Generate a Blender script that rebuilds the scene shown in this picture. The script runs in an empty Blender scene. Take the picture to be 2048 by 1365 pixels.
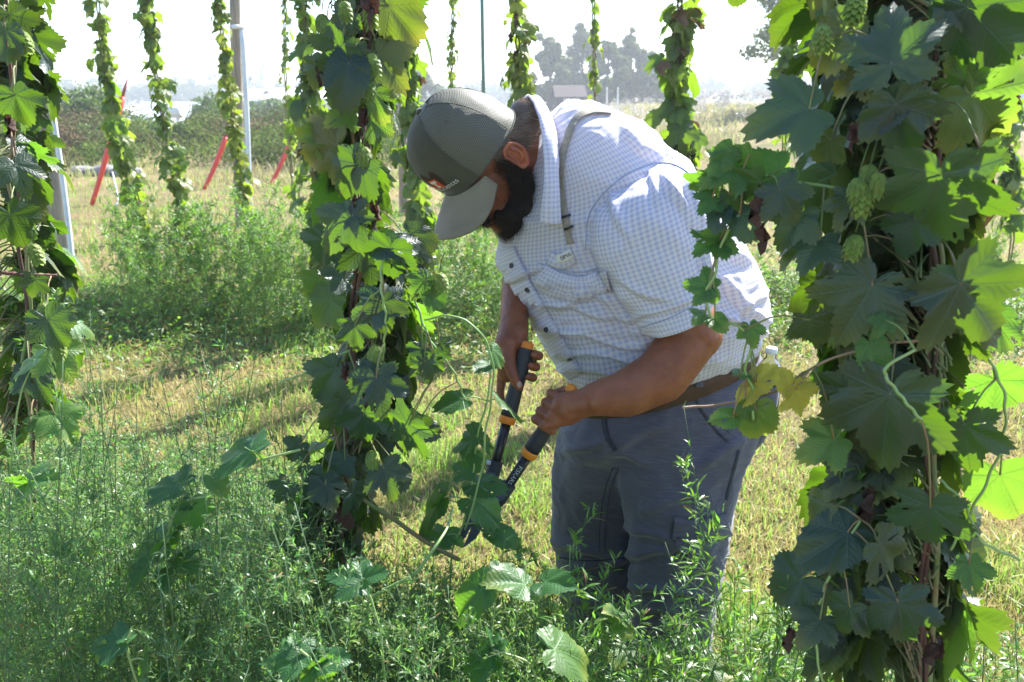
import bpy, math, random
import numpy as np
from mathutils import Vector, Matrix
from mathutils.bvhtree import BVHTree
rng = np.random.default_rng(7); random.seed(7)
S = bpy.context.scene
C = S.collection
R = math.radians
# ------------------------------------------------------------------ camera
H = 1.60; PITCH = R(15.8); FPX = 1707.0
cam = bpy.data.objects.new('camera', bpy.data.cameras.new('camera')); C.objects.link(cam)
cam.location = (0, 0, H); cam.rotation_euler = (math.pi/2 - PITCH, 0, 0)
cam.data.sensor_width = 36; cam.data.lens = FPX/2048*36
cam.data.clip_start = 0.05; cam.data.clip_end = 3000
cam.data.dof.use_dof = True; cam.data.dof.focus_distance = 1.7; cam.data.dof.aperture_fstop = 8.5
S.camera = cam
# ------------------------------------------------------------------ sky, sun, exposure
SUN_AZ, SUN_EL = R(38), R(44)          # azimuth to the right of the view direction, elevation
S.world = bpy.data.worlds.new('World'); S.world.use_nodes = True
nt = S.world.node_tree
sk = nt.nodes.new('ShaderNodeTexSky'); sk.sky_type = 'NISHITA'; sk.sun_disc = False
sk.sun_elevation = SUN_EL; sk.sun_rotation = SUN_AZ; sk.dust_density = 0.4; sk.air_density = 1.0; sk.ozone_density = 3.0
bg = nt.nodes['Background']; nt.links.new(sk.outputs[0], bg.inputs[0]); bg.inputs[1].default_value = 0.105
sun = bpy.data.objects.new('sun', bpy.data.lights.new('sun', 'SUN')); C.objects.link(sun)
sun.data.energy = 5.0; sun.data.angle = R(0.6); sun.data.color = (1.0, 0.98, 0.95)
sdir = Vector((math.sin(SUN_AZ)*math.cos(SUN_EL), math.cos(SUN_AZ)*math.cos(SUN_EL), math.sin(SUN_EL)))
sun.rotation_euler = sdir.to_track_quat('Z', 'Y').to_euler()
S.view_settings.view_transform = 'Standard'; S.view_settings.look = 'None'
S.view_settings.exposure = 1.85; S.view_settings.gamma = 1
cy = S.cycles
cy.max_bounces = 7; cy.diffuse_bounces = 4; cy.glossy_bounces = 2; cy.transmission_bounces = 5; cy.transparent_max_bounces = 8; cy.volume_bounces = 0
cy.use_denoising = True; cy.caustics_reflective = False; cy.caustics_refractive = False
# ------------------------------------------------------------------ helpers
cf = np.array([0, math.cos(PITCH), -math.sin(PITCH)]); cu = np.array([0, math.sin(PITCH), math.cos(PITCH)]); cr = np.array([1., 0, 0])
CAM = np.array([0, 0, H])
def ray(px, py): return cf + (px-1024)/FPX*cr - (py-682.5)/FPX*cu
def P(px, py, Y):
    d = ray(px, py); return CAM + d*(Y/d[1])
def G(px, py, z=0.0):                    # ground point seen at a place
    d = ray(px, py); return CAM + d*((z-H)/d[2])
def proj(v):
    d = np.asarray(v)-CAM; z = d@cf; return 1024+FPX*(d@cr)/z, 682.5-FPX*(d@cu)/z
ORG = {}
def empty(name, label, cat, loc=(0, 0, 0), group=None):
    o = bpy.data.objects.new(name, None); C.objects.link(o); o.location = tuple(float(c) for c in loc); o.empty_display_size = .1
    ORG[o.name] = np.array(loc, float); tag(o, label, cat, group); return o
def tag(o, label=None, cat=None, group=None, kind=None):
    if label: o['label'] = label
    if cat: o['category'] = cat
    if group: o['group'] = group
    if kind: o['kind'] = kind
    return o
def mk(name, V, F, mat=None, parent=None, uv=None, col=None, smooth=True, loc=None):
    """V (n,3); F list of index arrays (m,k); uv per vertex (n,2); col per vertex (n,3)"""
    V = np.asarray(V, float)
    org = ORG[parent.name] if parent is not None else (np.array(loc, float) if loc is not None else np.zeros(3))
    V = V-org
    if not isinstance(F, list): F = [F]
    if len(F) and not isinstance(F[0], np.ndarray): F = [np.array([f]) for f in F]
    F = [np.asarray(f, np.int64) for f in F if len(f)]
    me = bpy.data.meshes.new(name)
    me.vertices.add(len(V)); me.vertices.foreach_set('co', V.astype(np.float32).ravel())
    li = np.concatenate([f.ravel() for f in F]); ln = np.concatenate([np.full(len(f), f.shape[1]) for f in F])
    me.loops.add(len(li)); me.loops.foreach_set('vertex_index', li.astype(np.int32))
    me.polygons.add(len(ln)); st = np.concatenate([[0], np.cumsum(ln)[:-1]])
    me.polygons.foreach_set('loop_start', st.astype(np.int32))
    me.polygons.foreach_set('use_smooth', np.full(len(ln), smooth))
    me.update(calc_edges=True)
    if uv is not None:
        l = me.uv_layers.new(name='UVMap'); l.data.foreach_set('uv', np.asarray(uv)[li].astype(np.float32).ravel())
    if col is not None:
        a = me.attributes.new('tint', 'FLOAT_COLOR', 'POINT')
        a.data.foreach_set('color', np.c_[np.asarray(col), np.ones(len(V))].astype(np.float32).ravel())
    me.validate()
    if mat: me.materials.append(mat)
    o = bpy.data.objects.new(name, me); C.objects.link(o)
    if parent is not None: o.parent = parent; ORG[o.name] = org
    else: o.location = tuple(float(c) for c in org); ORG[o.name] = org
    return o
class MB:
    def __init__(s): s.V = []; s.F = {}; s.U = []; s.Cc = []; s.n = 0
    def add(s, V, F, uv=None, col=None):
        V = np.asarray(V, float)
        for f in (F if isinstance(F, list) else [F]):
            f = np.asarray(f)
            if len(f): s.F.setdefault(f.shape[1], []).append(f+s.n)
        s.V.append(V); s.U.append(np.zeros((len(V), 2)) if uv is None else np.asarray(uv, float))
        c = np.zeros((len(V), 3)) if col is None else np.asarray(col, float)
        s.Cc.append(np.broadcast_to(c, (len(V), 3)).copy()); s.n += len(V)
    def arr(s): return np.concatenate(s.V), [np.concatenate(v) for v in s.F.values()], np.concatenate(s.U), np.concatenate(s.Cc)
    def build(s, name, mat, parent=None, smooth=True, loc=None):
        V, F, U, c = s.arr(); return mk(name, V, F, mat, parent, U, c, smooth, loc)
def norm(v): v = np.asarray(v, float); return v/(np.linalg.norm(v)+1e-12)
def grid_faces(nu, nv, wrap=True):       # nv rings of nu points
    i = np.arange(nu if wrap else nu-1); j = np.arange(nv-1); I, J = np.meshgrid(i, j)
    I2 = (I+1) % nu
    return np.stack([J*nu+I, J*nu+I2, (J+1)*nu+I2, (J+1)*nu+I], -1).reshape(-1, 4)
def crom(K, n):                          # Catmull-Rom through the rows of K, n samples
    K = np.asarray(K, float); m = len(K)
    if m < 2: return np.repeat(K, n, 0)
    E = np.vstack([2*K[0]-K[1], K, 2*K[-1]-K[-2]]); t = np.linspace(0, m-1, n); i = np.minimum(t.astype(int), m-2); f = (t-i)[:, None]
    a, b, c, d = E[i], E[i+1], E[i+2], E[i+3]
    return .5*((2*b)+(c-a)*f+(2*a-5*b+4*c-d)*f**2+(3*b-a-3*c+d)*f**3)
def frames(Pp):
    Pp = np.asarray(Pp, float); T = np.gradient(Pp, axis=0); T /= np.linalg.norm(T, axis=1)[:, None]+1e-12
    n = np.cross(T[0], [0, 0, 1.]);
    if np.linalg.norm(n) < 1e-3: n = np.array([1., 0, 0])
    N = []; n = norm(n)
    for t in T:
        n = norm(n-t*(n@t)); N.append(n)
    N = np.array(N); return T, N, np.cross(T, N)
def tube(Pp, r, k=8, cap=True):
    Pp = np.asarray(Pp, float); n = len(Pp); r = np.broadcast_to(np.asarray(r, float), (n,)); T, N, B = frames(Pp)
    a = np.arange(k)/k*2*np.pi
    V = Pp[:, None]+r[:, None, None]*(np.cos(a)[None, :, None]*N[:, None]+np.sin(a)[None, :, None]*B[:, None])
    L = np.concatenate([[0], np.cumsum(np.linalg.norm(np.diff(Pp, axis=0), axis=1))])
    uv = np.stack(np.meshgrid(a/(2*np.pi), L), -1).reshape(-1, 2)
    V = V.reshape(-1, 3); F = [grid_faces(k, n)]
    if cap:
        V = np.vstack([V, Pp[0], Pp[-1]]); uv = np.vstack([uv, [0, 0], [0, L[-1]]]); i = np.arange(k); j = (i+1) % k
        F.append(np.vstack([np.c_[j, i, np.full(k, n*k)], np.c_[(n-1)*k+i, (n-1)*k+j, np.full(k, n*k+1)]]))
    return V, F, uv
def box(c, s, rot=None):
    s = np.asarray(s)/2; v = np.array([[x, y, z] for x in (-1, 1) for y in (-1, 1) for z in (-1, 1)])*s
    if rot is not None: v = v@np.asarray(rot).T
    return v+np.asarray(c), [np.array([[0, 1, 3, 2], [4, 6, 7, 5], [0, 4, 5, 1], [2, 3, 7, 6], [0, 2, 6, 4], [1, 5, 7, 3]])], None
def sphere(c, r, rot=None, nu=24, nv=14):
    r = np.broadcast_to(np.asarray(r, float), (3,)); a = np.arange(nu)/nu*2*np.pi; b = np.linspace(-np.pi/2, np.pi/2, nv)[1:-1]
    V = np.stack([np.cos(b)[:, None]*np.cos(a), np.cos(b)[:, None]*np.sin(a), np.repeat(np.sin(b)[:, None], nu, 1)], -1).reshape(-1, 3)
    V = np.vstack([V, [0, 0, -1], [0, 0, 1]]); n = nv-2; i = np.arange(nu); j = (i+1) % nu
    F = [grid_faces(nu, n), np.vstack([np.c_[j, i, np.full(nu, n*nu)], np.c_[(n-1)*nu+i, (n-1)*nu+j, np.full(nu, n*nu+1)]])]
    V = V*r
    if rot is not None: V = V@np.asarray(rot).T
    return V+np.asarray(c), F, None
def vnoise(p, seed=0):                   # smooth value noise, p (n,3)
    p = np.asarray(p, float); i = np.floor(p).astype(np.int64); f = p-i; f = f*f*(3-2*f); out = 0
    for dx in (0, 1):
        for dy in (0, 1):
            for dz in (0, 1):
                h = (i[:, 0]+dx)*374761393+(i[:, 1]+dy)*668265263+(i[:, 2]+dz)*2147483647+seed*974634777
                h = (h ^ (h >> 13))*1274126177; h = h ^ (h >> 16); v = (h & 0xffff)/65535.0
                w = (f[:, 0] if dx else 1-f[:, 0])*(f[:, 1] if dy else 1-f[:, 1])*(f[:, 2] if dz else 1-f[:, 2]); out = out+w*v
    return out*2-1
def fbm(p, o=3, seed=0):
    s = 0; a = 1
    for k in range(o): s = s+a*vnoise(p*2**k, seed+k); a *= .5
    return s
# ------------------------------------------------------------------ materials
def nodes(m): return m.node_tree.nodes, m.node_tree.links
def N_(t, typ, **k):
    n = t.nodes.new(typ)
    for a, b in k.items():
        if a.startswith('i_'): n.inputs[int(a[2:])].default_value = b
        else: setattr(n, a, b)
    return n
def mth(t, op, a, b=None, c=None, clamp=False):
    n = t.nodes.new('ShaderNodeMath'); n.operation = op; n.use_clamp = clamp
    for i, v in enumerate((a, b, c)):
        if v is None: continue
        if isinstance(v, (int, float)): n.inputs[i].default_value = v
        else: t.links.new(v, n.inputs[i])
    return n.outputs[0]
def mixc(t, f, a, b, mode='MIX'):
    n = t.nodes.new('ShaderNodeMix'); n.data_type = 'RGBA'; n.blend_type = mode
    for i, v in ((0, f), (6, a), (7, b)):
        if isinstance(v, (int, float)): n.inputs[i].default_value = v
        elif isinstance(v, tuple): n.inputs[i].default_value = (*v[:3], 1)
        else: t.links.new(v, n.inputs[i])
    return n.outputs[2]
def noise(t, vec, sc, det=3, rough=.55, dist=0.):
    n = N_(t, 'ShaderNodeTexNoise'); n.inputs['Scale'].default_value = sc; n.inputs['Detail'].default_value = det
    n.inputs['Roughness'].default_value = rough; n.inputs['Distortion'].default_value = dist
    if vec is not None: t.links.new(vec, n.inputs['Vector'])
    return n.outputs[0]
def ramp(t, f, lo, hi): 
    n = t.nodes.new('ShaderNodeMapRange'); n.interpolation_type = 'SMOOTHSTEP'; t.links.new(f, n.inputs[0]); n.inputs[1].default_value = lo; n.inputs[2].default_value = hi; return n.outputs[0]
def newmat(name):
    m = bpy.data.materials.new(name); m.use_nodes = True; t = m.node_tree; b = t.nodes['Principled BSDF']; return m, t, b
def coord(t, which='Object'): return t.nodes.new('ShaderNodeTexCoord').outputs[which]
def bump(t, b, h, dist=.002, strength=1.):
    n = t.nodes.new('ShaderNodeBump'); n.inputs['Distance'].default_value = dist; n.inputs['Strength'].default_value = strength
    t.links.new(h, n.inputs['Height']); t.links.new(n.outputs[0], b.inputs['Normal']); return n.outputs[0]
def simple(name, c1, c2=None, rough=.6, sc=20, metal=0, bmp=0, spec=.5):
    m, t, b = newmat(name); co = coord(t); f = noise(t, co, sc, 4)
    c2 = c2 or tuple(x*.75 for x in c1)
    t.links.new(mixc(t, ramp(t, f, .35, .65), c1, c2), b.inputs['Base Color'])
    b.inputs['Roughness'].default_value = rough; b.inputs['Metallic'].default_value = metal; b.inputs['Specular IOR Level'].default_value = spec
    if bmp: bump(t, b, f, bmp)
    return m
def leafmat(name, top, back_light, dry=(.16, .09, .04), yellow=(.45, .42, .05), veins=True, rough=.42, trans=.5, spec=.45):
    """thin leaf: reflecting upper side plus light passing through; tint attribute r = lightness, g = yellowing, b = dried"""
    m, t, b = newmat(name); a = N_(t, 'ShaderNodeAttribute', attribute_name='tint'); s = t.nodes.new('ShaderNodeSeparateColor'); t.links.new(a.outputs['Color'], s.inputs[0])
    lt, ye, dr = s.outputs[0], s.outputs[1], s.outputs[2]; uv = coord(t, 'UV'); f = noise(t, coord(t, 'Object'), 28, 3)
    c = mixc(t, lt, tuple(x*.62 for x in top), tuple(min(1, x*1.7) for x in top)); c = mixc(t, mth(t, 'MULTIPLY', f, .35), c, tuple(x*.6 for x in top))
    tr = mixc(t, lt, tuple(x*.7 for x in back_light), tuple(min(1, x*1.25) for x in back_light))
    h = f
    if veins:
        sx = t.nodes.new('ShaderNodeSeparateXYZ'); t.links.new(uv, sx.inputs[0]); x, y = sx.outputs[0], sx.outputs[1]
        ang = mth(t, 'ABSOLUTE', mth(t, 'ARCTAN2', x, y)); da = mth(t, 'PINGPONG', ang, R(26)); r = mth(t, 'SQRT', mth(t, 'ADD', mth(t, 'MULTIPLY', x, x), mth(t, 'MULTIPLY', y, y)))
        ss = mth(t, 'MULTIPLY', r, mth(t, 'COSINE', da)); dd = mth(t, 'MULTIPLY', r, mth(t, 'SINE', da))
        v1 = mth(t, 'SUBTRACT', 1, ramp(t, dd, .004, .02)); q = mth(t, 'PINGPONG', mth(t, 'ADD', mth(t, 'MULTIPLY', mth(t, 'SUBTRACT', ss, mth(t, 'MULTIPLY', dd, .9)), 9), mth(t, 'MULTIPLY', noise(t, uv, 5, 2), 1.6)), .5)
        v2 = mth(t, 'SUBTRACT', 1, ramp(t, q, .03, .16)); vein = mth(t, 'MAXIMUM', v1, mth(t, 'MULTIPLY', v2, .3))
        c = mixc(t, mth(t, 'MULTIPLY', vein, .45), c, tuple(min(1, x*2.4+.02) for x in top)); tr = mixc(t, mth(t, 'MULTIPLY', vein, .5), tr, tuple(x*.45 for x in back_light))
        h = mth(t, 'SUBTRACT', mth(t, 'MULTIPLY', q, .8), mth(t, 'MULTIPLY', v1, .5)); h = mth(t, 'ADD', h, mth(t, 'MULTIPLY', f, .8))
        edge = ramp(t, mth(t, 'ADD', r, mth(t, 'MULTIPLY', f, .5)), .75, 1.25); ye = mth(t, 'MULTIPLY', ye, mth(t, 'ADD', .35, mth(t, 'MULTIPLY', edge, .9)), clamp=True)
        spots = ramp(t, noise(t, uv, 9, 2), .70, .74); c = mixc(t, mth(t, 'MULTIPLY', spots, .5), c, (.09, .07, .03))
    c = mixc(t, ye, c, yellow); tr = mixc(t, ye, tr, tuple(min(1, x*1.3) for x in yellow)); c = mixc(t, dr, c, dry); tr = mixc(t, dr, tr, tuple(x*.5 for x in dry))
    t.links.new(c, b.inputs['Base Color']); b.inputs['Roughness'].default_value = rough; b.inputs['Specular IOR Level'].default_value = spec
    nb = bump(t, b, h, .0013, .7)
    tl = t.nodes.new('ShaderNodeBsdfTranslucent'); t.links.new(tr, tl.inputs[0]); t.links.new(nb, tl.inputs['Normal'])
    mx = t.nodes.new('ShaderNodeMixShader'); mx.inputs[0].default_value = trans
    out = t.nodes['Material Output']; t.links.new(b.outputs[0], mx.inputs[1]); t.links.new(tl.outputs[0], mx.inputs[2]); t.links.new(mx.outputs[0], out.inputs[0]); return m
# ================================================================== the land
def sst(x, a, b):
    q = np.clip((np.asarray(x, float)-a)/(b-a), 0, 1); return q*q*(3-2*q)
def hz(x, y):
    x = np.asarray(x, float); y = np.asarray(y, float)
    h = .75*sst(x, 3.5, 12)*sst(y, 12, 22)                            # raised lot on the right
    h = h + .35*sst(y, 17, 24)*sst(-x, 0, 4)*(1-sst(y, 40, 60))      # bank on the left
    h = h + .25*sst(y, 25, 60)*sst(x, -2, 3)
    h = h + .015*np.sin(x*2.1+y*.7)*np.cos(y*1.3-x*.4)*sst(y, .5, 2)
    h = h - 2.0*sst(y, 60, 140)*sst(-x, 0, 10)
    return h
ys = np.concatenate([np.linspace(-14, 40, 180), np.geomspace(41, 900, 60)]); nx = 161
V = []
for y in ys:
    w = 18+max(0, y)*1.6; xs = np.linspace(-w, w, nx); V.append(np.c_[xs, np.full(nx, y), hz(xs, y)])
V = np.concatenate(V)
m, t, b = newmat('ground_soil'); co = coord(t)
n1 = noise(t, co, 1.1, 5, .6); n2 = noise(t, co, 60, 4, .7); n3 = noise(t, co, .12, 4, .6)
c = mixc(t, ramp(t, n1, .35, .65), (.30, .225, .105), (.14, .17, .05)); c = mixc(t, ramp(t, n2, .3, .7), c, (.10, .075, .04)); c = mixc(t, mth(t, 'MULTIPLY', ramp(t, n3, .4, .65), .6), c, (.34, .25, .14))
t.links.new(c, b.inputs['Base Color']); b.inputs['Roughness'].default_value = .95; b.inputs['Specular IOR Level'].default_value = .1; bump(t, b, n2, .02)
tag(mk('ground', V, [grid_faces(nx, len(ys), False)], m), kind='structure')
# ---- grass blades: count falls with distance, width grows
def blades(pos, h, w, lean, col, seg=2):
    n = len(pos); a = rng.uniform(0, 2*np.pi, n); side = np.c_[np.cos(a), np.sin(a), np.zeros(n)]; b_ = rng.uniform(0, 2*np.pi, n)
    ld = np.c_[np.cos(b_), np.sin(b_), np.zeros(n)]*(lean*h)[:, None]; up = np.array([0, 0, 1.])
    w = w[:, None]; hh = h[:, None]
    p0 = pos; p1 = pos+ld*.3+up*hh*.55; p2 = pos+ld+up*hh*np.sqrt(np.maximum(.1, 1-.5*(lean[:, None])**2))
    V = np.stack([p0-side*w, p0+side*w, p1+side*w*.8, p1-side*w*.8, p2], 1).reshape(-1, 3)
    i = np.arange(n)[:, None]*5
    return V, [i+np.array([[0, 1, 2, 3]]), i+np.array([[3, 2, 4]])], np.zeros((len(V), 2)), np.repeat(col, 5, 0)
def samp(n, y0, y1, k, power=1.6):
    u = rng.uniform(0, 1, n); e = 1-power
    Y = (y0**e+u*(y1**e-y0**e))**(1/e); X = rng.uniform(-1, 1, n)*(Y*.84+1.5); return np.c_[X, Y, hz(X, Y)]
M_grass = leafmat('grass_blade', (.09, .20, .04), (.26, .50, .06), dry=(.66, .50, .23), yellow=(.46, .42, .11), veins=False, rough=.5, trans=.45)
pos = samp(275000, 1.0, 20, 0, 1.75)
dens = fbm(pos*np.array([1.6, 1.6, 0]), 3, 3); green = np.clip(.45+.9*fbm(pos*np.array([.9, .9, 0])+9, 3, 5)+.5*sst(pos[:, 1], 4.8, 5.6)*(1-sst(pos[:, 1], 6.5, 8)), 0, 1)
pat = sst(fbm(pos*np.array([2.2, 2.2, 0])+31, 3, 17), .15, .55)
hgt = (.028+.045*pat+.045*rng.uniform(0, 1, len(pos))**2+.02*np.clip(dens, 0, 1))*(1+.04*pos[:, 1]); isg = rng.uniform(0, 1, len(pos)) < np.clip(green*.42+.5*pat, 0, 1)
col = np.c_[rng.uniform(.2, 1, len(pos)), np.where(isg, rng.uniform(0, .35, len(pos)), rng.uniform(.3, .9, len(pos))), np.where(isg, 0, rng.uniform(.3, 1, len(pos)))]
mb = MB(); mb.add(*blades(pos, hgt, .0011+.00045*pos[:, 1], rng.uniform(.1, 1.1, len(pos)), col))
tag(mb.build('grass', M_grass, smooth=False), 'short mown grass, half dry and straw coloured, between the hop rows', 'grass', kind='stuff')
# tall dry grasses of the field beyond
M_dry = leafmat('field_blade', (.11, .17, .05), (.28, .42, .09), dry=(.38, .27, .18), yellow=(.48, .42, .18), veins=False, trans=.4)
n = 90000; Y = rng.uniform(0, 1, n)**1.3*75+12.5; X = rng.uniform(-1, 1, n)*(Y*.72+3)
keep = (fbm(np.c_[X*.25, Y*.25, 0*X], 3, 11) > -.25+.9*(Y < 16)) | (Y > 30)
keep &= ~((X > 8) & (Y > 20) & (Y < 34) & (X < 26)); X = X[keep]; Y = Y[keep]; n = len(X); pos = np.c_[X, Y, hz(X, Y)]
dr = rng.uniform(.1, 1, n)*np.where(X < 0, .35+.5*sst(fbm(np.c_[X*.3, Y*.3, 0*X], 2, 5), -.2, .4), .8); hh = rng.uniform(.10, .42, n)*np.where(Y < 17, .55, 1); hh = hh*np.where(X > 0, 1.0, .9)
mb = MB(); mb.add(*blades(pos, hh, .0022+.00055*Y, rng.uniform(.1, .7, n), np.c_[rng.uniform(.2, 1, n), rng.uniform(.2, .9, n), dr]))
tag(mb.build('field_grass', M_dry, smooth=False), 'tall dry tan grass of the open field beyond the hop rows', 'grass', kind='stuff')
# ---- leaf clouds for shrubs and trees
def cloud(centers, radii, n, size, col0=.5, aspect=.5, flat=1.):
    centers = np.asarray(centers, float); radii = np.asarray(radii, float); w = radii**2.2; idx = rng.choice(len(centers), n, p=w/w.sum())
    d = rng.normal(size=(n, 3)); d /= np.linalg.norm(d, axis=1)[:, None]; rr = rng.uniform(.35, 1, n)**.6*(1+.25*rng.normal(size=n)*.4)
    p = centers[idx]+d*(radii[idx]*rr)[:, None]*np.array([1, 1, flat]); nrm = d+rng.normal(size=(n, 3))*.7; nrm /= np.linalg.norm(nrm, axis=1)[:, None]
    a = np.cross(nrm, rng.normal(size=(n, 3))); a /= np.linalg.norm(a, axis=1)[:, None]; b_ = np.cross(nrm, a); s = (size*rng.uniform(.6, 1.4, n))[:, None]
    V = np.stack([p-a*s, p+b_*s*aspect, p+a*s, p-b_*s*aspect], 1).reshape(-1, 3); i = np.arange(n)[:, None]*4
    lt = np.clip(col0+.35*rng.normal(size=n)*.6+.25*fbm(p*.9, 2, 4), 0, 1)
    return V, [i+np.array([[0, 1, 2, 3]])], np.zeros((4*n, 2)), np.repeat(np.c_[lt, rng.uniform(0, .25, n), np.zeros(n)], 4, 0)
M_tree = leafmat('tree_leaf', (.035, .065, .03), (.10, .18, .03), veins=False, rough=.7, trans=.2, spec=.3)
M_shrub = leafmat('shrub_leaf', (.035, .085, .025), (.13, .30, .03), veins=False, rough=.6, trans=.22, spec=.3)
M_brush = leafmat('brush_leaf', (.13, .12, .06), (.22, .2, .08), veins=False, rough=.8, trans=.3, spec=.1)
M_bark = simple('bark', (.13, .10, .075), (.06, .05, .04), .9, 9, bmp=.02)
def tree(x, Y, hgt, wid, label, kind='tree', mat=None, nl=5000, leaf=.22, group=None, open_=0, top=None, base=.28):
    z = float(hz(x, Y)); r = empty(kind if ' ' not in kind else kind, label, 'tree', (x, Y, z), group)
    tr = np.array([[x, Y, z-.3], [x+.02*hgt, Y, z+hgt*.3], [x-.02*hgt, Y, z+hgt*.6], [x+.01*hgt, Y, z+hgt*.88]])
    mb = MB(); mb.add(*tube(crom(tr, 14), np.linspace(.035, .006, 14)*hgt, 8))
    cs, rs = [], []; k = 13 if not open_ else 17
    for i in range(k):
        f = base+.1+(1-base-.15)*i/(k-1); a = i*2.4+rng.uniform(-.3, .3); rad = wid*.5*math.sin(math.pi*min(1, max(.12, (f-base+.16)/(1.15-base))))*rng.uniform(.65, 1.1)
        p0 = np.array([x, Y, z+hgt*f*.72]); p1 = np.array([x+rad*math.cos(a), Y+rad*math.sin(a), z+hgt*f]); mid = (p0+p1)/2+[0, 0, -.03*hgt]
        mb.add(*tube(crom([p0, mid, p1], 7), np.linspace(.012, .003, 7)*hgt, 5))
        cs.append(p1); rs.append(wid*(.16+.08*rng.uniform()) if not open_ else wid*.1*rng.uniform(.6, 1.2))
        for q in range(2):
            cs.append(p1+rng.normal(size=3)*wid*.12); rs.append(wid*rng.uniform(.06, .14)*(1 if not open_ else .8))
    cs.append(np.array([x, Y, z+hgt*.9])); rs.append(wid*.14)
    mb.build('trunk', M_bark, r); mb = MB(); mb.add(*cloud(cs, rs, nl, leaf)); mb.build('crown', mat or M_tree, r, smooth=False); return r
def at_px(px, Y): return P(px, 200, Y)[0]
# far tree line
k = 0; far_mb = MB(); cs = []; rs = []
for i in range(150):
    Y = rng.uniform(270, 330); px = rng.uniform(-350, 2400); x = at_px(px, Y)
    hh = rng.uniform(5, 9)*(1.05 if px < 640 else .8 if px < 1000 else .6)
    for j in range(4): cs.append([x+rng.normal()*3, Y+rng.normal()*3, hz(x, Y)*1+1.6+hh*rng.uniform(.15, .85)]); rs.append(rng.uniform(2.0, 3.8))
far_mb.add(*cloud(cs, rs, 60000, .8, .45)); tag(far_mb.build('far_woods', M_tree, smooth=False), 'long hazy wood along the horizon', 'woods', kind='stuff')
# right group of trees
specs = [(1100, 105, 8.0, 4.2, 'tall hazy tree at the left end of the clump behind the bent back', 1),
         (1165, 110, 8.4, 5.0, 'broad hazy tree in the middle of the clump behind the bent back', 1),
         (1215, 100, 6.6, 3.6, 'smaller rounded tree at the right end of the clump behind the bent back', 1),
         (1258, 104, 7.4, 3.6, 'separate narrow hazy tree standing right of the clump', 1),
         (1300, 106, 5.6, 3.6, 'low hazy tree just right of the separate narrow tree', 1),
         (850, 120, 6.4, 5.0, 'pale hazy tree seen between the middle hop vine and the cap', 1),
         (770, 115, 4.6, 4.4, 'low hazy tree behind the middle hop vine', 1)]
for px, Y, hh, w, lab, _ in specs: tree(at_px(px, Y), Y, hh, w, lab, nl=6500, leaf=.26, base=.12)
tree(at_px(1625, 44), 44, 6.9, 6.6, 'dark spreading tree with bare twiggy limbs behind the right hop vine', nl=8500, leaf=.12, open_=1, base=.3)
tree(at_px(1830, 52), 52, 8.6, 9.5, 'large dark tree above the parked vehicles', nl=9000, leaf=.2, base=.3)
tree(at_px(2060, 50), 50, 9.0, 8, 'large dark tree at the far right above the white van', nl=8000, leaf=.2, base=.3)
cs, rs = [], []
for i in range(60):
    px = rng.uniform(1040, 1345); Y = rng.uniform(108, 120); cs.append([at_px(px, Y), Y, rng.uniform(.6, 3.)]); rs.append(rng.uniform(1., 1.8))
mb = MB(); mb.add(*cloud(cs, rs, 9000, .3, .4)); tag(mb.build('thicket', M_tree, smooth=False), 'low hazy thicket joining the trees behind the bent back', 'thicket', kind='stuff')
# shrubs on the left bank
def shrub(px, Y, hgt, wid, label, mat, nl=3500, leaf=.05, kind='shrub', dry=0, group=None):
    x = at_px(px, Y); z = float(hz(x, Y)); r = empty(kind, label, 'shrub', (x, Y, z), group); cs, rs = [], []; mb = MB()
    for i in range(16):
        a = rng.uniform(0, 6.28); q = rng.uniform(0, 1)**.5*wid*.42; top = hgt*(1-.55*(q/(wid*.5))**2)*rng.uniform(.75, 1.)
        p = np.array([x+q*math.cos(a), Y+q*math.sin(a), z+max(.1, top-hgt*.2)]); cs.append(p); rs.append(hgt*rng.uniform(.16, .3)); cs.append(np.array([p[0], p[1], z+hgt*.25])); rs.append(hgt*.28)
        mb.add(*tube(crom([[x+.1*math.cos(a), Y+.1*math.sin(a), z-.05], (np.array([x, Y, z])+p)/2+[0, 0, .1], p], 5), np.linspace(.03, .006, 5), 4))
    mb.build('stem', M_bark, r); V, F, U, c = cloud(cs, rs, nl, leaf); c[:, 2] = dry*np.repeat(rng.uniform(.2, 1, nl), 4); mb = MB(); mb.add(V, F, U, c); mb.build('foliage', mat, r, smooth=False); return r
shrub(165, 28, 1.75, 3.2, 'round dark green bush behind the tilted red guard, left of the white roof', M_shrub, 9000, .06)
shrub(325, 24, .80, 2.2, 'dark green bush below the white roof', M_shrub, 7000, .05)
shrub(215, 23, .85, 2.2, 'low bright green bush on the bank below the round dark bush', M_shrub, 5000, .05)
shrub(410, 50, 1.7, 3.0, 'pale green bush beside the white storage tank', M_shrub, 6000, .08)
shrub(440, 42, 1.7, 3., 'yellow green bush behind the wooden post wrapped in a vine', M_shrub, 5000, .08)
shrub(545, 60, 2.0, 4., 'hazy round bush in front of the church', M_shrub, 5000, .11)
shrub(600, 62, 1.9, 4., 'hazy round bush right of the church bush', M_shrub, 5000, .11)
cs, rs = [], []
for i in range(420):
    px = rng.uniform(-250, 860); Y = rng.uniform(19.5, 27); x = at_px(px, Y); f = .55+.45*math.sin(px*.011+1)*math.sin(px*.023)
    hh = (.45+.6*f)*(.6+.6*(Y-19)/8); cs.append([x, Y, hz(x, Y)+hh*.5]); rs.append(hh*.55+.08)
V, F, U, c = cloud(cs, rs, 60000, .045); n = len(V)//4; dr_ = np.clip(.38+1.1*fbm(V[::4]*.55, 3, 8), 0, 1)*rng.uniform(.5, 1, n); c[:, 2] = np.repeat(dr_, 4); mb = MB(); mb.add(V, F, U, c)
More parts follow.
